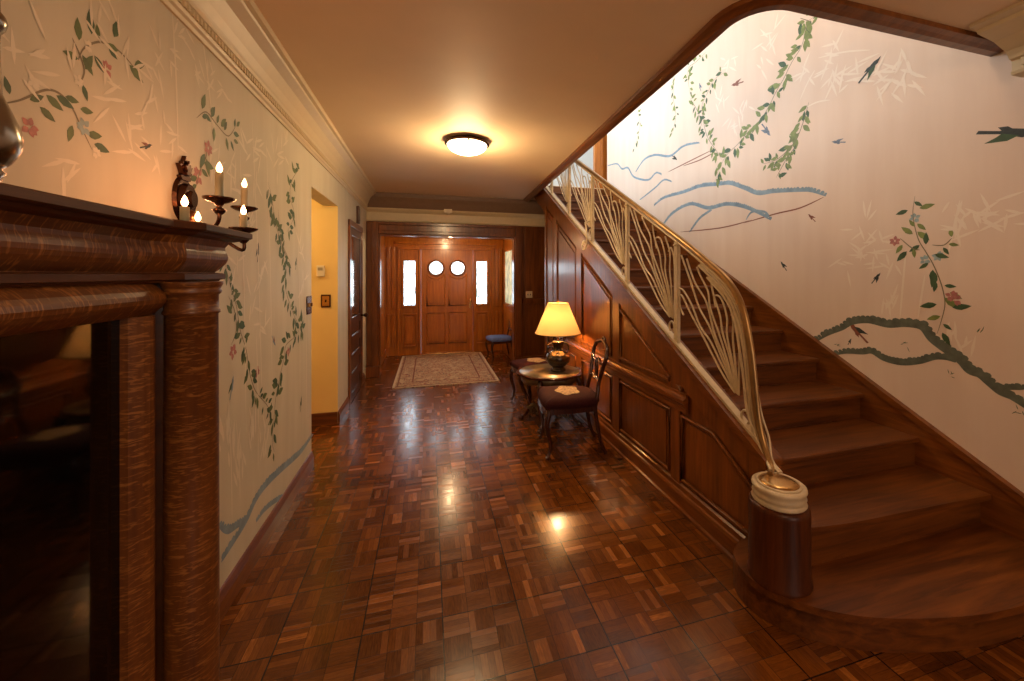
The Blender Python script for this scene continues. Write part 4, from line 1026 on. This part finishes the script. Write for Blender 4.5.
# ================================================================== SIDE CHAIRS
def side_chair(name, fabric, patch, wood_m, splat=True, cushion_h=0.055):
    "local: front towards +Y, seat centre at the origin"
    R = empty(name, (0,0,0)); H = 0.42
    fwid, rwid, dep = 0.245, 0.19, 0.22
    poly = [(-fwid,dep-0.03),(-fwid+0.04,dep),(-0.1,dep+0.022),(0.1,dep+0.022),(fwid-0.04,dep),(fwid,dep-0.03),(rwid,-dep),(-rwid,-dep)]
    a = MB(); a.prism(poly, 'z', H-0.045, H+0.005)
    # carved apron below the front rail
    a.prism([(-0.19,H-0.045),(-0.10,H-0.065),(-0.04,H-0.06),(0,H-0.085),(0.04,H-0.06),(0.10,H-0.065),(0.19,H-0.045)], 'y', dep-0.002, dep+0.018)
    a.build('seat_rail', wood_m, R, bevel=0.006)
    s = MB(); rings = []; k = [(0.97,0.0),(1.0,0.02),(0.98,0.045),(0.90,0.065),(0.70,0.078),(0.35,0.084)]
    P2 = [(p[0],p[1]) for p in poly]; P2 = [(q.x,q.y) for q in spline([(x,y,0) for x,y in P2], 4, close=True)]
    n = len(P2); V = []
    for f_, dz_ in k:
        V += [(x*f_, y*f_, H+dz_) for x, y in P2]
    s.add(V, [(i*n+j, i*n+(j+1)%n, (i+1)*n+(j+1)%n, (i+1)*n+j) for i in range(len(k)-1) for j in range(n)], True)
    s.add(V[-n:], [tuple(range(n))], True)
    if patch:
        s.cur = 1
        pts = []
        for j in range(28):
            aa = 2*PI*j/28; rr = 1+0.12*math.sin(5*aa)
            pts.append((0.13*rr*math.cos(aa), 0.10*rr*math.sin(aa), H+0.0862))
        s.add(pts, [tuple(range(28))]); s.cur = 0
    s.build('seat_cushion', [fabric, patch or fabric], R, recalc=False)
    for sx in (-1, 1):
        L_ = MB(); x = sx*(fwid-0.035); y_ = dep-0.035
        pa = spline([(x,y_,H-0.01),(x+sx*0.018,y_+0.025,H-0.09),(x+sx*0.012,y_+0.02,H-0.18),(x-sx*0.004,y_-0.004,H-0.29),(x+sx*0.002,y_+0.008,0.05),(x+sx*0.016,y_+0.028,0.016)], 5)
        nn = len(pa); rr = [0.030-0.018*min(1,i/(nn*0.72))+(0.008 if i > nn*0.9 else 0) for i in range(nn)]
        L_.tube(pa, rr, 10); L_.build('front_leg', wood_m, R)
        L_ = MB(); x = sx*(rwid-0.02)
        L_.tube(spline([(x,-dep+0.02,H),(x,-dep+0.0,0.28),(x+sx*0.004,-dep-0.03,0.12),(x+sx*0.01,-dep-0.075,0.012)],5), [0.018]*8+[0.015]*8, 8)
        L_.build('rear_leg', wood_m, R)
    b = MB()
    def Y(z): return -dep+0.01-(z-H)*0.20-0.25*max(0,z-0.7)**2
    lp = [(-rwid+0.02,H),(-0.155,0.52),(-0.14,0.60),(-0.17,0.72),(-0.20,0.81),(-0.17,0.885),(-0.08,0.915),(0,0.93),(0.08,0.915),(0.17,0.885),(0.20,0.81),(0.17,0.72),(0.14,0.60),(0.155,0.52),(rwid-0.02,H)]
    b.tube(spline([(x,Y(z),z) for x, z in lp], 5), 0.017, 10)
    b.tube(spline([(-0.05,Y(0.93)-0.002,0.925),(-0.02,Y(0.95),0.955),(0.02,Y(0.95),0.955),(0.05,Y(0.93)-0.002,0.925)],4), 0.012, 8)
    BK = b.build('back_frame', wood_m, R)
    c_ = MB()
    c_.tube(spline([(-0.15,Y(0.60),0.60),(-0.06,Y(0.62),0.625),(0,Y(0.60),0.605),(0.06,Y(0.62),0.625),(0.15,Y(0.60),0.60)],5), 0.012, 8)
    c_.tube(spline([(-0.19,Y(0.78),0.78),(-0.09,Y(0.75),0.75),(0,Y(0.78),0.775),(0.09,Y(0.75),0.75),(0.19,Y(0.78),0.78)],5), 0.012, 8)
    if splat:
        c_.tube([(0.03*math.cos(q*PI/8), Y(0.69), 0.69+0.075*math.sin(q*PI/8)) for q in range(16)], 0.009, 8, close=True)
    c_.build('back_splat', wood_m, BK)
    return R
chA = side_chair('side_chair', M['seat'], M['seatflower'], M['mahog'])
chA.location = (1.16, 3.33, 0); chA.rotation_euler = (0,0,math.radians(90-8))
tag(chA, 'carved mahogany side chair with burgundy flowered seat, on the near side of the lamp table', 'chair', 'mahogany side chairs flanking the lamp table')
chB = copy_tree(chA); chB.location = (1.21, 4.60, 0); chB.rotation_euler = (0,0,math.radians(90+14))
tag(chB, 'carved mahogany side chair half hidden on the far side of the lamp table', 'chair', 'mahogany side chairs flanking the lamp table')
chC = side_chair('side_chair', M['bluefab'], None, M['mahog'], True)
chC.scale = (0.86,0.86,0.86); chC.location = (1.19, 7.05, 0); chC.rotation_euler = (0,0,math.radians(90+6))
tag(chC, 'small dark side chair with a blue cushion in the vestibule', 'chair')

# ================================================================== LAMP TABLE
TBL = empty('lamp_table', (1.19, 3.97, 0)); tag(TBL, 'low carved round table with mottled top between the two side chairs', 'table')
t = MB(); sc = [1+0.035*math.cos(8*2*PI*k/64) for k in range(64)]
def scal(mb, r, z0, z1):
    mb.prism([(r*sc[k]*math.cos(2*PI*k/64), r*sc[k]*math.sin(2*PI*k/64)) for k in range(64)], 'z', z0, z1)
scal(t, 0.34, 0.508, 0.526); t.build('table_top', M['mahog'], TBL, bevel=0.005)
t = MB(); t.lathe([(0.310,0.526),(0.307,0.531),(0,0.531)], c, 48); t.build('stone_inset', M['marble'], TBL)
t = MB()
nn = 64; V = []
for k in range(nn):
    a = 2*PI*k/nn; dz_ = 0.055+0.03*abs(math.sin(4*a))
    V.append((0.30*math.cos(a),0.31*math.sin(a),0.508)); V.append((0.29*math.cos(a),0.29*math.sin(a),0.508-dz_))
t.add(V, [(2*k,2*((k+1)%nn),2*((k+1)%nn)+1,2*k+1) for k in range(nn)], True)
ap = t.build('carved_apron', M['gilt'], TBL); so = ap.modifiers.new('thick','SOLIDIFY'); so.thickness = 0.02
for k in range(4):
    a = PI/4+k*PI/2+0.2; ca, sa = math.cos(a), math.sin(a)
    def R2(r, z): return (r*ca, r*sa, z)
    L_ = MB(); pa = spline([R2(0.27,0.505),R2(0.32,0.42),R2(0.28,0.30),R2(0.22,0.18),R2(0.25,0.07),R2(0.31,0.02)], 6)
    L_.tube(pa, [0.028-0.014*min(1,i/20) for i in range(len(pa))], 10)
    L_.lathe([(0,0),(0.028,0.006),(0.03,0.02),(0.016,0.035),(0,0.04)], R2(0.315,0), 14)
    lg = L_.build('leg', M['mahog'], TBL)
    S_ = MB(); S_.tube(spline([R2(0.24,0.12),R2(0.17,0.16),R2(0.10,0.12),R2(0.02,0.16)],6), [0.018]*19, 8)
    for q in range(4):
        S_.tube(spline([R2(0.22-0.04*q,0.135),R2(0.20-0.04*q,0.085),R2(0.23-0.04*q,0.055)],4), [0.016,0.015,0.014,0.013,0.012,0.011,0.009,0.006,0.003], 8)
    S_.build('carved_stretcher', M['gilt'], lg)
t = MB(); t.lathe([(0,0.08),(0.03,0.10),(0.045,0.13),(0.03,0.17),(0.02,0.19),(0.035,0.21),(0.02,0.24),(0,0.26)], c, 20); t.build('finial', M['gilt'], TBL)
# ------------------------------------------------------------------ table lamp
LX, LY, LZ = 1.270, 3.93, 0.5312
LM = empty('table_lamp', (LX,LY,LZ)); tag(LM, 'dark urn table lamp with a lit amber cone shade on the carved table', 'lamp')
t = MB(); t.lathe([(0.075,0),(0.08,0.01),(0.075,0.022),(0.06,0.03),(0.06,0.04),(0.085,0.06),(0.118,0.095),(0.126,0.13),(0.118,0.165),(0.085,0.19),(0.055,0.205),(0.05,0.22),(0.052,0.26),(0.062,0.29),(0.066,0.30),(0.05,0.305),(0.0,0.305)], c, 40)
t.build('urn_base', M['vase'], LM)
for s in (-1,1):
    t = MB(); t.tube(spline([(s*0.055,0,0.285),(s*0.10,0,0.27),(s*0.115,0,0.22),(s*0.10,0,0.18)],5), 0.008, 8); t.build('urn_handle', M['vase'], LM)
t = MB(); t.tube([(0,0,0.30),(0,0,0.71)], 0.006, 8); t.lathe([(0.02,0.345),(0.022,0.40),(0.012,0.41),(0,0.41)], c, 16)
for k in range(3):
    a = k*2*PI/3; t.tube([(0,0,0.672),(0.104*math.cos(a),0.104*math.sin(a),0.685)], 0.002, 6)
t.lathe([(0,0.70),(0.01,0.708),(0.006,0.72),(0,0.73)], c, 12)
t.build('lamp_rod', M['brass'], LM)
t = MB(); V = []; nn = 48
prof = [(0.232,0.385),(0.106,0.69)]
for r, z in [(0.232,0.385),(0.201,0.46),(0.170,0.535),(0.138,0.61),(0.106,0.69)]:
    V += [(r*math.cos(2*PI*k/nn), r*math.sin(2*PI*k/nn), z) for k in range(nn)]
t.add(V, [(i*nn+k, i*nn+(k+1)%nn, (i+1)*nn+(k+1)%nn, (i+1)*nn+k) for i in range(4) for k in range(nn)], True)
SH = t.build('lamp_shade', M['shade'], LM)
gb = plain('gold_braid', (0.55,0.36,0.12), 0.6)
for r, z in ((0.233,0.386),(0.107,0.69)):
    t = MB(); t.tube([(r*math.cos(2*PI*k/48), r*math.sin(2*PI*k/48), z) for k in range(48)], 0.003, 6, close=True); t.build('shade_trim', gb, SH)
point('table_lamp_light', (LX,LY,LZ+0.50), 15, (1.0,0.60,0.26), 0.03)

# ================================================================== RUG
rg = MB(); rx0, rx1, ry0, ry1 = -0.47, 0.96, 5.66, 7.84
rg.box(rx0, rx1, ry0, ry1, 0.0005, 0.012)
rg.cur = 1
for (a, b2, c2, d2) in ((rx0,rx0+0.03,ry0,ry1),(rx1-0.03,rx1,ry0,ry1),(rx0,rx1,ry0,ry0+0.02),(rx0,rx1,ry1-0.02,ry1)):
    rg.box(a, b2, c2, d2, 0.0125, 0.0135)
rg.cur = 2
for i_ in (0.05, 0.24):
    for (a, b2, c2, d2) in ((rx0+i_,rx0+i_+0.02,ry0+i_,ry1-i_),(rx1-i_-0.02,rx1-i_,ry0+i_,ry1-i_),(rx0+i_,rx1-i_,ry0+i_,ry0+i_+0.02),(rx0+i_,rx1-i_,ry1-i_-0.02,ry1-i_)):
        rg.box(a, b2, c2, d2, 0.0121, 0.013)
ro = rg.build('rug', [M['rug'], M['rugedge'], M['rugband']]); ro.rotation_euler = (0,0,0)
tag(ro, 'faded oriental rug in beige and red lying before the front door', 'rug')

# ================================================================== SMALL FITTINGS
def at_y(px, py, Y):
    u = (px-PX)/F; d = Y/(CY-SY*u); return (d*(CY*u+SY), Y, HC-(py-PY)*d/F)
# thermostat and brass switch plate on the yellow wall
p = at_y(321, 271, YO1-0.004)
t = empty('thermostat', (p[0], YO1-0.004, p[2])); tag(t, 'ivory thermostat box on the yellow wall', 'thermostat')
b_ = MB(); b_.box(-0.035,0.035,-0.028,0,-0.055,0.055); b_.build('case', M['white'], t, bevel=0.006)
b_ = MB(); b_.box(-0.022,0.022,-0.031,-0.028,0.005,0.035); b_.build('dial_window', plain('grey_window', (0.35,0.30,0.2), 0.3), t)
p = at_y(326, 301, YO1-0.004)
t = empty('light_switch', (p[0], YO1-0.004, p[2])); tag(t, 'square brass switch plate with dark border on the yellow wall', 'light switch')
b_ = MB(); b_.box(-0.045,0.045,-0.008,0,-0.065,0.065); b_.build('border', M['bronze'], t, bevel=0.003)
b_ = MB(); b_.box(-0.032,0.032,-0.012,-0.006,-0.05,0.05); b_.build('plate', M['brass'], t, bevel=0.002)
b_ = MB(); b_.box(-0.006,0.006,-0.022,-0.011,-0.012,0.014); b_.build('toggle', M['bronze'], t)
p = on_x(308.5, 305, XL)
t = empty('light_switch', p); tag(t, 'dark bronze switch plate on the papered wall at the corner', 'light switch')
b_ = MB(); b_.box(0,0.008,-0.06,0.06,-0.07,0.07); b_.build('plate', M['bronze'], t, bevel=0.003)
for q in (-0.03, 0.03):
    b_ = MB(); b_.box(0.007,0.02,q-0.006,q+0.006,-0.012,0.014); b_.build('toggle', M['brass'], t)
p = at_y(529, 294.5, YB-0.012)
t = empty('light_switch', (p[0], YB-0.0125, p[2])); tag(t, 'pale switch plate on the dark panel right of the opening', 'light switch')
b_ = MB(); b_.box(-0.055,0.055,-0.008,0,-0.055,0.055); b_.build('plate', M['white'], t, bevel=0.003)
for q in (-0.022, 0.022):
    b_ = MB(); b_.box(q-0.005,q+0.005,-0.018,-0.007,-0.012,0.012); b_.build('toggle', M['bronze'], t)
p = on_x(357, 215, XL)
t = MB(); t.box(0,0.03,-0.05,0.05,-0.11,0.11); t.box(0.03,0.036,-0.03,0.03,-0.08,0.08)
o = t.build('door_chime', M['wooddk'], bevel=0.006); o.location = p; tag(o, 'narrow dark chime box high on the wall above the glazed door', 'door chime')
p = at_y(448, 209, YB-0.095)
t = MB(); t.box(-0.06,0.06,-0.035,0.0,-0.03,0.03); t.lathe([(0,-0.055),(0.03,-0.045),(0.035,-0.03),(0.03,-0.02)], (0,-0.02,0), 16)
o = t.build('motion_sensor', M['white'], bevel=0.005); o.location = (p[0], YB-0.095, 2.49); tag(o, 'small ivory motion sensor on the cream fascia over the opening', 'sensor')
